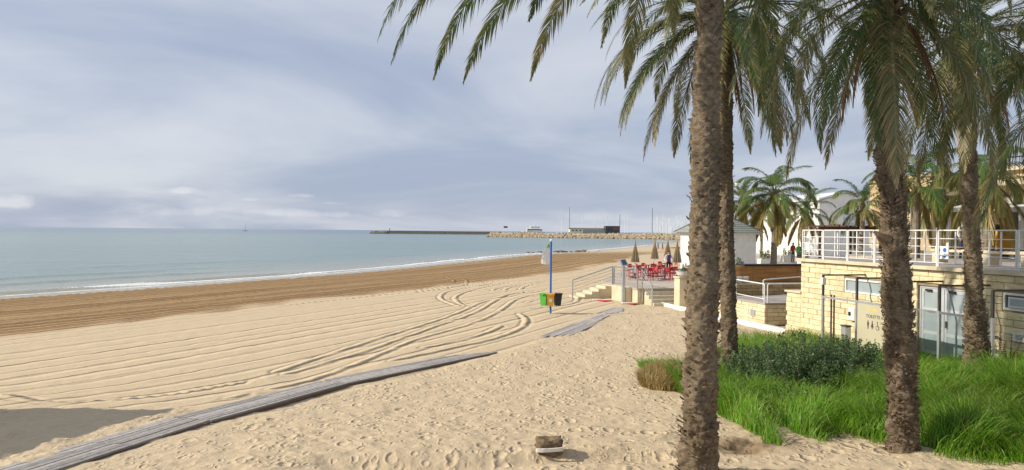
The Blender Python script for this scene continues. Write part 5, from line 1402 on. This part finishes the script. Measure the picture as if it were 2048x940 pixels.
# white hall with a mural
wh = thing('white_hall', 'big white hall with a sloping roof edge and a painted mural', 'building', P(1690, 500, 78).xy.to_3d() + Vector((0, 0, 1.55)), PHI * .6)
top = lambda px, py: P(px, py, 78).z - 1.55
xw0 = P(1634, 400, 78).x - P(1690, 400, 78).x; xw1 = P(1800, 400, 78).x - P(1690, 400, 78).x
MB().add([(xw0, 0, 0), (xw1, 0, 0), (xw1, 14, 0), (xw0, 14, 0), (xw0, 0, top(1634, 402)), (-.3, 0, top(1685, 388)), (xw1, 0, top(1800, 380)), (xw1, 14, top(1800, 380)), (-.3, 14, top(1685, 388)), (xw0, 14, top(1634, 402))],
         [(0, 1, 6, 5, 4), (1, 2, 7, 6), (2, 3, 9, 8, 7), (3, 0, 4, 9), (4, 5, 8, 9), (5, 6, 7, 8)]).build('wall', M['white_paint'], wh)
MB().add([(xw0 - .2, -.2, top(1634, 402) + .05), (-.3, -.2, top(1685, 388) + .05), (xw1, -.2, top(1800, 380) + .05), (xw0 - .2, 14, top(1634, 402) + .05), (-.3, 14, top(1685, 388) + .05), (xw1, 14, top(1800, 380) + .05),
          (xw0 - .2, -.2, top(1634, 402) + .25), (-.3, -.2, top(1685, 388) + .25), (xw1, -.2, top(1800, 380) + .25), (xw0 - .2, 14, top(1634, 402) + .25), (-.3, 14, top(1685, 388) + .25), (xw1, 14, top(1800, 380) + .25)],
         [(0, 1, 7, 6), (1, 2, 8, 7), (6, 7, 10, 9), (7, 8, 11, 10), (0, 6, 9, 3), (3, 4, 1, 0), (4, 5, 2, 1)]).build('roof', M['white_metal'], wh)
m, t, b = new_mat('mural_paint')
tcs = nd(t, 'ShaderNodeTexCoord').outputs['Object']; wvm = nd(t, 'ShaderNodeTexWave'); wvm.inputs['Scale'].default_value = .5; wvm.inputs['Distortion'].default_value = 6; wvm.bands_direction = 'Z'; t.links.new(tcs, wvm.inputs['Vector'])
t.links.new(mixc_(t, mth(t, 'MULTIPLY', wvm.outputs['Fac'], .8), (.62, .70, .70), (.30, .46, .52)), b.inputs['Base Color']); b.inputs['Roughness'].default_value = .8
mu = MB().box(-.2, 3.2, -.06, -.012, top(1700, 470), top(1700, 421)).build('mural', m, wh); mu['label'] = 'pale blue painted mural'
mb = MB(); cz = top(1702, 446); cx_ = 1.45
mb.add([(cx_ + (.5 if k % 2 == 0 else .2) * math.sin(k * PI / 5), -.075, cz + (.5 if k % 2 == 0 else .2) * math.cos(k * PI / 5)) for k in range(10)] + [(cx_, -.075, cz)], [(10, k, (k + 1) % 10) for k in range(10)])
mb.build('red_star', M['red'], mu)
sign_text('mix', .95, pm('letter_red', (.5, .08, .07), (.42, .06, .06), 4, .6), wh, (-1.9, -.03, top(1670, 456)), (PI / 2, 0, 0), .01, 'LEFT')
pg = thing('pergola', 'dark wooden pergola beam on posts behind the deck railing', 'pergola', P(1640, 460, 40).xy.to_3d() + Vector((0, 0, 1.6)), PHI * .4)
zt_ = P(1640, 456, 40).z - 1.6
wpg = pm('pergola_wood', (.10, .055, .035), (.075, .042, .028), 4, .7)
MB().box(-.1, 3.6, -.08, .08, zt_ - .1, zt_ + .07).build('beam', wpg, pg)
for x in (0, 1.7, 3.4): MB().box(x - .06, x + .06, -.06, .06, 0, zt_ - .101).build('post', wpg, pg)
for x in np.linspace(.1, 3.4, 9): MB().box(x - .04, x + .04, -.3, 2.5, zt_ + .072, zt_ + .15).build('rafter', wpg, pg)
# low white house with a dark window, and a field edge behind it
def house(name, label, px0, px1, ytop, Y, mat, wins, cat='building', zb=1.55, depth=9, roof_mat=None):
    a, b_ = P(px0, 480, Y), P(px1, 480, Y); h = P((px0 + px1) / 2, ytop, Y).z - zb
    r_ = thing(name, label, cat, (a.x, Y, zb), 0); w = b_.x - a.x
    MB().box(0, w, 0, depth, 0, h).build('wall', mat, r_)
    MB().box(-.15, w + .15, -.15, depth + .15, h + .002, h + .22).build('roof', roof_mat or M['white_metal'], r_)
    for (x0, x1, z0, z1) in wins:
        f = MB().box(x0 * w - .06, x1 * w + .06, -.05, -.001, z0 * h - .06, z1 * h + .06).build('window', M['white_metal'], r_)
        MB().box(x0 * w, x1 * w, -.07, -.052, z0 * h, z1 * h).build('pane', M['pane_far'], f)
    return r_
M['pane_far'] = pm('pane_far', (.05, .06, .07), (.09, .10, .11), 1.5, .2, spec=.5)
M['tan_wall'] = pm('tan_wall', (.55, .42, .24), (.47, .35, .19), .6, .9, .2, 12)
M['sand_wall'] = pm('sand_wall', (.62, .50, .31), (.54, .43, .26), .6, .9, .2, 12)
house('white_house', 'low white house with dark windows behind the short palm', 1598, 1652, 448, 95, M['white_paint'], [(.1, .3, .35, .75), (.42, .62, .35, .75), (.72, .9, .35, .75)])
house('pale_house', 'pale low building seen between the palm trunks behind the kiosk', 1500, 1560, 461, 140, M['white_paint'], [(.12, .25, .3, .7), (.4, .55, .3, .7), (.7, .85, .3, .7)])
house('tan_facade', 'tall tan stone house behind the drooping palms', 1862, 1945, 352, 52, M['tan_wall'], [(.15, .3, .25, .42), (.62, .77, .25, .42), (.15, .3, .55, .75), (.62, .77, .55, .75)], zb=2.9, roof_mat=M['tan_wall'])
house('yellow_house', 'pale yellow house deep behind the bright green palm', 1752, 1850, 420, 85, M['sand_wall'], [(.2, .35, .3, .6), (.6, .75, .3, .6)], zb=1.55)
# dry field behind the kiosk
fd = MB().box(-13, 60, 0, 60, 0, .12).build('dry_field', pm('dry_field', (.45, .34, .18), (.36, .27, .14), .3, .95), None, (P(1560, 490, 150).x, 150, 1.601)); tag(fd, kind='structure')
# building with balcony and pergola roof at the right edge
rb = prom('balcony_house', 'cream house with a balcony and a sloping canopy at the right edge', 'building', 9.6, -4.0, 2.95)
MB().box(0, 9, -12, 5, 0, 3.7).build('wall', M['sand_wall'], rb); MB().box(-.25, 9.2, -12.2, 5.2, 3.702, 3.85).build('roof', M['cream_render'], rb)
for k in range(3):
    y0 = 4.4 - 3.4 * k
    w = MB().box(-.06, -.001, y0 - 1.3, y0, .05, 2.1).build('window', M['white_metal'], rb); MB().box(-.08, -.062, y0 - 1.2, y0 - .1, .15, 2.0).build('pane', M['pane_far'], w)
bl_ = MB().box(-1.15, -.26, -6, 4.9, 3.05, 3.25).build('balcony', M['cream_render'], rb)
for k in range(9): MB().box(-1.0, -.004, -5.6 + 1.2 * k, -5.4 + 1.2 * k, 2.75, 3.048).build('corbel', M['cream_render'], bl_)
for k in range(54): MB().tube([(-1.1, -5.9 + .2 * k, 3.25), (-1.1, -5.9 + .2 * k, 4.1)], .012, 5).build('baluster', M['black'], bl_)
MB().tube([(-1.1, -5.95, 4.12), (-1.1, 4.85, 4.12)], .03, 6).build('balcony_rail', M['black'], bl_)
MB().add([(-2.6, -6, 1.98), (-2.6, 4.6, 1.98), (-.01, 4.6, 2.55), (-.01, -6, 2.55), (-2.6, -6, 2.1), (-2.6, 4.6, 2.1), (-.01, 4.6, 2.67), (-.01, -6, 2.67)], [(0, 1, 2, 3), (7, 6, 5, 4), (0, 4, 5, 1), (1, 5, 6, 2), (2, 6, 7, 3), (3, 7, 4, 0)]).build('canopy', M['white_paint'], rb)
for y in (-5.5, -2.2, 1.1, 4.4): MB().box(-2.58, -2.46, y - .06, y + .06, 0, 1.975).build('canopy_post', M['white_paint'], rb)
MB().box(-2.3, -.4, 3.6, 3.7, 0, 1.5).build('dark_screen', M['dark_metal'], rb)
MB().box(-2.2, -.9, 2.4, 2.5, .4, 1.25).build('orange_panel', pm('orange_panel', (.62, .32, .05), (.52, .26, .04), 3, .6), rb)
# benches of stone, notice board and thin poles on the deck
for (px, lb, Y) in ((1913, 'cream stone bench left of the right hand palm on the deck', 23.8), (2020, 'cream stone bench at the right edge of the deck', 21.8)):
    p_ = P(px, 510, Y); r_ = thing('stone_bench', lb, 'bench', (p_.x, p_.y, DECK_Z), PHI, 'stone benches on the deck')
    MB().box(-.25, .25, -.8, .8, .38, .48, .015).build('seat', M['cream_render'], r_)
    for y in (-.66, .66): MB().box(-.21, .21, y - .12, y + .12, 0, .378, .01).build('leg', M['cream_render'], r_)
    for k in range(5): MB().box(-.27, .27, -.4 + .18 * k, -.28 + .18 * k, .482, .512).build('slat', wpg, r_)
p_ = P(1884, 505, 23.5); nb = thing('notice_board', 'small white notice with blue round symbols on the railing', 'sign', (p_.x, p_.y, p_.z), PHI)
MB().box(-.012, .012, -.26, .26, -.2, .2).build('panel', M['white_paint'], nb)
for (y, z) in ((-.12, .08), (.12, .08), (-.12, -.1), (.12, -.1)):
    MB().add([(-.014, y + .07 * math.cos(k * PI / 8), z + .07 * math.sin(k * PI / 8)) for k in range(16)], [tuple(range(16))]).build('blue_symbol', M['blue'], nb)
for (px, yt, Y, lb) in ((1822, 388, 34, 'left of the two thin grey poles behind the railing'), (1836, 414, 38, 'right and shorter of the two thin poles behind the railing')):
    p_ = P(px, 500, Y); r_ = thing('thin_pole', lb, 'pole', (p_.x, p_.y, 2.94), 0, 'thin poles on the promenade'); zt_ = P(px, yt, Y).z - 2.94
    MB().tube([(0, 0, 0), (0, 0, zt_)], .045, 8).build('shaft', M['steel'], r_); MB().box(-.12, .12, -.05, .05, zt_ + .001, zt_ + .08).build('head', M['steel'], r_)
# people and plants on the plaza
for (px, Y, lb, c_) in ((1586, 62, 'person in a red top walking on the plaza behind the railing corner', 'cloth_red'), (1597, 58, 'person in a green top beside the flower tubs', 'cloth_green')):
    p_ = P(px, 500, Y); person(lb, (p_.x, p_.y, 1.6), .4, 1.7, {}, {'skin': M['skin'], 'top': M[c_], 'vest': M[c_], 'trousers': M['cloth_blue']})
p_ = P(1926, 470, 30); person('person in a white top seen above the deck railing', (p_.x, p_.y, 2.94), .3, 1.7, {}, {'skin': M['skin'], 'top': M['cloth_white'], 'vest': M['cloth_white'], 'trousers': M['cloth_blue']})
for i, (px, Y) in enumerate(((1574, 64), (1610, 55), (1530, 56))):
    p_ = P(px, 505, Y); r_ = thing('flower_tub', ('white flower tub with leafy plant left of the walkers', 'flower tub with leafy plant at the railing corner', 'flower tub near the foot of the tall feather palm')[i], 'planter', (p_.x, p_.y, 1.6), PHI, 'flower tubs on the plaza')
    MB().box(-.5, .5, -.25, .25, 0, .5, .02).build('tub', M['white_paint'], r_)
    rg_ = np.random.default_rng(i); obj('foliage', leafy('foliage', [(rg_.uniform(-.4, .4), rg_.uniform(-.15, .15), .45, rg_.uniform(.3, .8), rg_.normal(0, .1), rg_.normal(0, .1)) for _ in range(16)], M['shrub'], 60 + i, 30, .05, .12), r_)
# ------------------------------------------------------------------ breakwaters, harbour, boats
M['rock'] = pm('rock', (.58, .48, .33), (.42, .33, .22), .6, .95, rand=.3, c3=(.30, .24, .17))
def rock_bank(name, label, p0, p1, w, h, n, size, seed, mat):
    """mound of boulders between two points at sea level, seen from the beach"""
    rg = np.random.default_rng(seed); base = bmesh.new(); bmesh.ops.create_icosphere(base, subdivisions=1, radius=1)
    bv = np.array([v.co[:] for v in base.verts]); bf = np.array([[v.index for v in f.verts] for f in base.faces]); base.free()
    d = np.array(p1) - np.array(p0); ln_ = np.linalg.norm(d); d /= ln_; nr = np.array([-d[1], d[0]])
    V = []; F_ = []
    for k in range(n):
        s = rg.uniform(0, ln_); q = rg.uniform(-1, 1); hz = h * (1 - abs(q)) * (.9 + .2 * float(vnoise(s * .08, 2.0)))
        c = np.array([p0[0] + d[0] * s + nr[0] * q * w, p0[1] + d[1] * s + nr[1] * q * w, SEA - .3 + hz * .95 + .3])
        sz = size * rg.uniform(.55, 1.25); v = bv * (1 + rg.normal(0, .16, (len(bv), 1))); v = v * np.array([sz * rg.uniform(.8, 1.3), sz * rg.uniform(.8, 1.3), sz * rg.uniform(.6, .95)])
        a = rg.uniform(0, PI); ca, sa = math.cos(a), math.sin(a); v = np.stack([v[:, 0] * ca - v[:, 1] * sa, v[:, 0] * sa + v[:, 1] * ca, v[:, 2]], -1) + c
        F_.append(bf + len(V) * len(bv)); V.append(v)
    r_ = thing(name, label, 'breakwater', (0, 0, 0))
    tag(obj('armour_rocks', big_mesh('armour_rocks', np.concatenate(V), np.concatenate(F_), mat, False), r_), kind='stuff')
    n_ = np.array([nr[0], nr[1]]); a0, a1 = np.array(p0), np.array(p1)
    mb = MB(); pr = []
    for e_ in (a0, a1): pr += [(*(e_ - n_ * w), SEA - 1), (*(e_ + n_ * w), SEA - 1), (*(e_ + n_ * w * .2), SEA + h * .85), (*(e_ - n_ * w * .2), SEA + h * .85)]
    mb.add(pr, [(0, 1, 2, 3), (4, 7, 6, 5), (0, 4, 5, 1), (1, 5, 6, 2), (2, 6, 7, 3), (3, 7, 4, 0)]); mb.build('core', M['rock'], r_)
    return r_
B0 = P(985, 470, 560); B1 = P(1480, 470, 470)
rock_bank('harbour_breakwater', 'long breakwater of pale boulders in front of the harbour', (B0.x, 560), (B1.x, 470), 9, 3.6, 3600, 1.15, 5, M['rock'])
rock_bank('breakwater_head', 'dark low rocks at the far tip of the outer pier', (P(742, 465, 930).x, 930), (P(775, 465, 930).x, 930), 7, 3.2, 260, 1.5, 6, pm('rock_dark', (.24, .20, .15), (.17, .14, .11), .5, .95))
op = thing('outer_pier', 'long low outer pier with a dark parapet on the horizon', 'pier', (P(765, 465, 940).x, 940, SEA), 0)
wpx = P(985, 465, 940).x - P(765, 465, 940).x
MB().box(0, wpx, 0, 10, -1, 2.2).build('quay', M['rock'], op); MB().box(0, wpx * 1.08, 4, 6, 2.202, 3.5).build('parapet', pm('parapet_grey', (.24, .21, .18), (.19, .165, .14), .2, .9), op); MB().tube([(8, 5, 3.5), (8, 5, 7)], .4, 8).build('beacon', M['red'], op)
# boulders in the shallows
for i, (px, py, s_) in enumerate(((1056, 506, .8), (1066, 506, .6), (1080, 505.5, 1.1), (1090, 505, .7), (1112, 505, 1.3), (1122, 504.6, 1.6), (1131, 504.6, 1.0), (1142, 504.5, .8), (1155, 504, 1.4), (1167, 503.5, 1.6), (1176, 504, .7), (1196, 504, .9))):
    d = ray(px, py); tt = (SEA - CAM_H) / d.z; x, y = d.x * tt, d.y * tt
    bm = bmesh.new(); bmesh.ops.create_icosphere(bm, subdivisions=2, radius=1)
    for v in bm.verts: v.co *= 1 + .2 * float(fbm(v.co.x * 1.5 + i, v.co.y * 1.5, v.co.z * 1.5, 2)); v.co.z *= .5; v.co.x *= 1.4; v.co *= s_ * .42
    me = bpy.data.meshes.new('shore_rock'); bm.to_mesh(me); bm.free(); me.materials.append(bpy.data.materials['rock_dark'] if i < 10 else M['rock'])
    tag(obj('shore_rock', me, None, (x, y, SEA + .1)), 'dark boulder in the shallows, number ' + ('one', 'two', 'three', 'four', 'five', 'six', 'seven', 'eight', 'nine', 'ten', 'eleven', 'twelve')[i] + ' from the left in the row', 'rock', 'boulders at the water line')
# harbour building with glass tower
def fbox(parent, nm, px0, px1, py0, py1, Y, dep, mat, o):
    a, b_ = P(px0, py1, Y), P(px1, py0, Y); return MB().box(a.x - o[0], b_.x - o[0], Y - o[1], Y - o[1] + dep, a.z - o[2], b_.z - o[2]).build(nm, mat, parent)
M['harbour_wall'] = pm('harbour_wall', (.78, .70, .56), (.70, .62, .48), .1, .9)
HB = P(1140, 468, 590); hb = thing('harbour_building', 'long tan harbour building with a dark glazed tower at its right end', 'building', (HB.x, 590, SEA))
o_ = (HB.x, 590, SEA)
fbox(hb, 'wall', 1140, 1208, 457, 468, 590, 14, M['harbour_wall'], o_); fbox(hb, 'roof', 1138, 1210, 456.3, 457, 589.5, 15, M['concrete'], o_); fbox(hb, 'low_wing', 1165, 1212, 459.5, 468, 586, 5, M['concrete'], o_)
for k in range(8): fbox(hb, 'window', 1144 + 7.5 * k, 1147.5 + 7.5 * k, 460, 461.8, 589.8, .19, M['pane_far'], o_)
tw = fbox(hb, 'tower', 1211, 1239, 452, 468, 585, 12, pm('tower_dark', (.10, .09, .09), (.07, .07, .075), .4, .6), o_)
for k in range(4):
    fbox(hb, 'glass_front', 1212 + 6.8 * k, 1217.5 + 6.8 * k, 453, 458.5, 584.7, .28, M['pane_far'], o_); fbox(hb, 'glass_front', 1212 + 6.8 * k, 1217.5 + 6.8 * k, 460, 467, 584.7, .28, M['pane_far'], o_)
fbox(hb, 'brick_panel', 1226, 1238, 455, 460, 584.4, .25, pm('brick_panel', (.26, .12, .08), (.2, .09, .06), .5, .8), o_)
M['hull'] = pm('hull', (.80, .80, .80), (.72, .73, .75), .3, .4)
M['mast'] = pm('mast', (.85, .86, .87), (.78, .79, .8), .3, .4)
M['mast_dark'] = pm('mast_dark', (.10, .11, .13), (.08, .09, .1), .3, .5)
def hull_mesh(ln_, bw, h, mat):
    mb = MB(); n = 9
    for i in range(n):
        f = i / (n - 1); x = (f - .5) * ln_; w = bw * (1 - max(0, (f - .35) / .65) ** 2.2) * (.85 + .15 * min(1, f * 4)) + .01; sh_ = h * (1 + .25 * f * f)
        mb.v += [(x, -w, sh_), (x, -w * .75, 0), (x, 0, -h * .4), (x, w * .75, 0), (x, w, sh_)]
    for i in range(n - 1):
        for k in range(4): a = i * 5 + k; mb.f.append((a, a + 1, a + 6, a + 5))
        mb.f.append((i * 5, i * 5 + 5, i * 5 + 9, i * 5 + 4))
    mb.f += [(0, 4, 3, 2, 1), tuple(5 * (n - 1) + k for k in range(5))]
    return mb.mesh('hull', mat)
HM = hull_mesh(11, 1.7, 1.1, M['hull'])
def sailboat(label, px, Y, ytop, dark=False, group='moored sailing boats', heading=None, z=SEA):
    p_ = P(px, 470, Y); r_ = thing('sailing_boat', label, 'boat', (p_.x, Y, z), heading if heading is not None else random.uniform(-.6, .6), group)
    obj('hull', HM, r_); H = P(px, ytop, Y).z - z
    MB().tube([(.6, 0, 1.0), (.6, 0, H)], [.26, .18], 6).build('mast', M['mast_dark'] if dark else M['mast'], r_)
    MB().tube([(.6, 0, 2.2), (-4.2, 0, 2.3)], .12, 6).build('boom', M['mast'], r_); MB().box(-2.6, 2.0, -.9, .9, 1.1, 1.75, .15).build('cabin', M['hull'], r_)
    MB().tube([(.6, 0, H * .98), (5.3, 0, 1.4)], .03, 4).build('forestay', M['mast'], r_); MB().tube([(.6, 0, H * .98), (-5.3, 0, 1.3)], .03, 4).build('backstay', M['mast'], r_)
    MB().box(.52, .68, -1.1, 1.1, H * .55, H * .55 + .08).build('spreader', M['mast'], r_)
    return r_
for (px, Y, yt, dk, lb) in ((1121.5, 600, 421, False, 'sailing boat with a pale mast left of the tallest dark mast'), (1137.5, 610, 414, True, 'sailing boat with the tallest dark mast beside the harbour building'), (1140.5, 612, 417, False, 'sailing boat with a pale mast just right of the tallest dark one'),
                            (1213, 620, 431, False, 'sailing boat behind the glazed tower, left mast'), (1238, 620, 428, True, 'sailing boat with dark mast right of the glazed tower'), (1248, 625, 431, False, 'sailing boat with pale mast right of the tower, nearer one'),
                            (1254, 622, 432, False, 'sailing boat with pale leaning rig right of the tower'), (1303, 600, 416, True, 'sailing boat with a tall dark mast standing apart before the marina'), (1164, 640, 432, False, 'sailing boat with a faint mast behind the harbour building'), (1190, 640, 434, False, 'sailing boat with a faint mast above the long roof')):
    sailboat(lb, px, Y, yt, dk)
rg = random.Random(5)
for i in range(26):
    px = 1309 + i * 2.35 + rg.uniform(-.8, .8)
    sailboat('moored sailing boat with pale mast in the crowded marina beside the kiosk', px, rg.uniform(590, 680), rg.choice((430, 434, 437, 440, 443, 446)) + rg.uniform(-2, 2), False, 'crowded marina masts')
sailboat('lone sailing boat out at sea on the horizon', 490, 1500, 447, True, None, .3)
mb_ = thing('motor_yacht', 'large white motor yacht moored behind the breakwater', 'boat', (P(1066, 466, 590).x, 590, SEA), PI)
mb_.scale = (1.2, 1.2, 1.25)
H2 = hull_mesh(15.5, 3.0, 3.2, M['hull']); obj('hull', H2, mb_)
MB().box(-6.0, 4.2, -2.6, 2.6, 3.4, 5.4, .3).build('main_deck', M['hull'], mb_); MB().box(-4.4, 2.0, -2.2, 2.2, 5.41, 7.0, .3).build('upper_deck', M['hull'], mb_)
MB().box(-5.6, 3.8, -2.64, -2.61, 4.3, 4.9).build('window_band', M['pane_far'], mb_); MB().box(-5.6, 3.8, 2.61, 2.64, 4.3, 4.9).build('window_band', M['pane_far'], mb_)
MB().box(-2.2, -.4, -1.4, 1.4, 7.01, 7.6, .1).build('flybridge', M['hull'], mb_); MB().tube([(-1.3, 0, 7.6), (-1.3, 0, 10.5)], .18, 6).build('radar_mast', M['hull'], mb_)
for i, (px, lb) in enumerate(((1086, 'small white motor boat right of the yacht'), (1116, 'small white motor boat left of the pale mast'), (1258, 'small motor boat with a dark canopy near the tower'), (1290, 'white motor boat before the marina masts'))):
    r_ = thing('motor_boat', lb, 'boat', (P(px, 466, 588).x, 588, SEA + 1.2), PI, 'small motor boats in the harbour')
    o = obj('hull', HM, r_); MB().box(-2.8, 1.5, -1.1, 1.1, 1.1, 2.4, .25).build('cabin', M['hull'] if i != 2 else M['cloth_blue'], r_)
fg = thing('flag_mast', 'thin mast with a flag standing on the breakwater', 'flag', (P(1007, 467, 545).x, 545, SEA + 3))
MB().tube([(0, 0, 0), (0, 0, 5.2)], .12, 6).build('mast', M['mast'], fg); MB().add([(0, 0, 5.1), (3.0, .2, 4.9), (3.0, .2, 3.7), (0, 0, 3.8)], [(0, 1, 2, 3)]).build('flag', M['cloth_red'], fg)
# ------------------------------------------------------------------ unseen hut added off the left edge to cast the near sand shadow
HX, HY = -13.3, 12.4
hz_ = gz(HX, HY)
lg = thing('shadow_hut', 'unseen wooden hut added left of the walkway to cast a shadow', 'hut', (HX, HY, hz_ - .05))
for k in range(14): MB().box(1.4, 1.44, -1.95 + .28 * k, -1.68 + .28 * k, .5, 2.85).build('board', M['plank'], lg)
for k in range(10): MB().box(-1.4 + .28 * k, -1.13 + .28 * k, -1.99, -1.95, .5, 2.85).build('board', M['plank'], lg); MB().box(-1.4 + .28 * k, -1.13 + .28 * k, 1.97, 2.01, .5, 2.85).build('board', M['plank'], lg)
MB().box(-1.4, 1.38, -1.94, 1.96, .45, .55).build('floor', M['plank'], lg); MB().box(-1.42, -1.38, -1.94, 1.96, .5, 2.85).build('back_wall', M['plank'], lg)
for (x, y) in ((-1.3, -1.85), (1.3, -1.85), (-1.3, 1.87), (1.3, 1.87)): MB().box(x - .07, x + .07, y - .07, y + .07, -.2, .449).build('stilt', M['plank_edge'], lg)
MB().add([(-1.7, -2.3, 2.86), (1.75, -2.3, 2.86), (1.75, 2.3, 2.86), (-1.7, 2.3, 2.86), (-1.7, -2.3, 3.1), (1.75, -2.3, 2.95), (1.75, 2.3, 2.95), (-1.7, 2.3, 3.1)], [(3, 2, 1, 0), (4, 5, 6, 7), (0, 1, 5, 4), (1, 2, 6, 5), (2, 3, 7, 6), (3, 0, 4, 7)]).build('roof', M['plank'], lg)
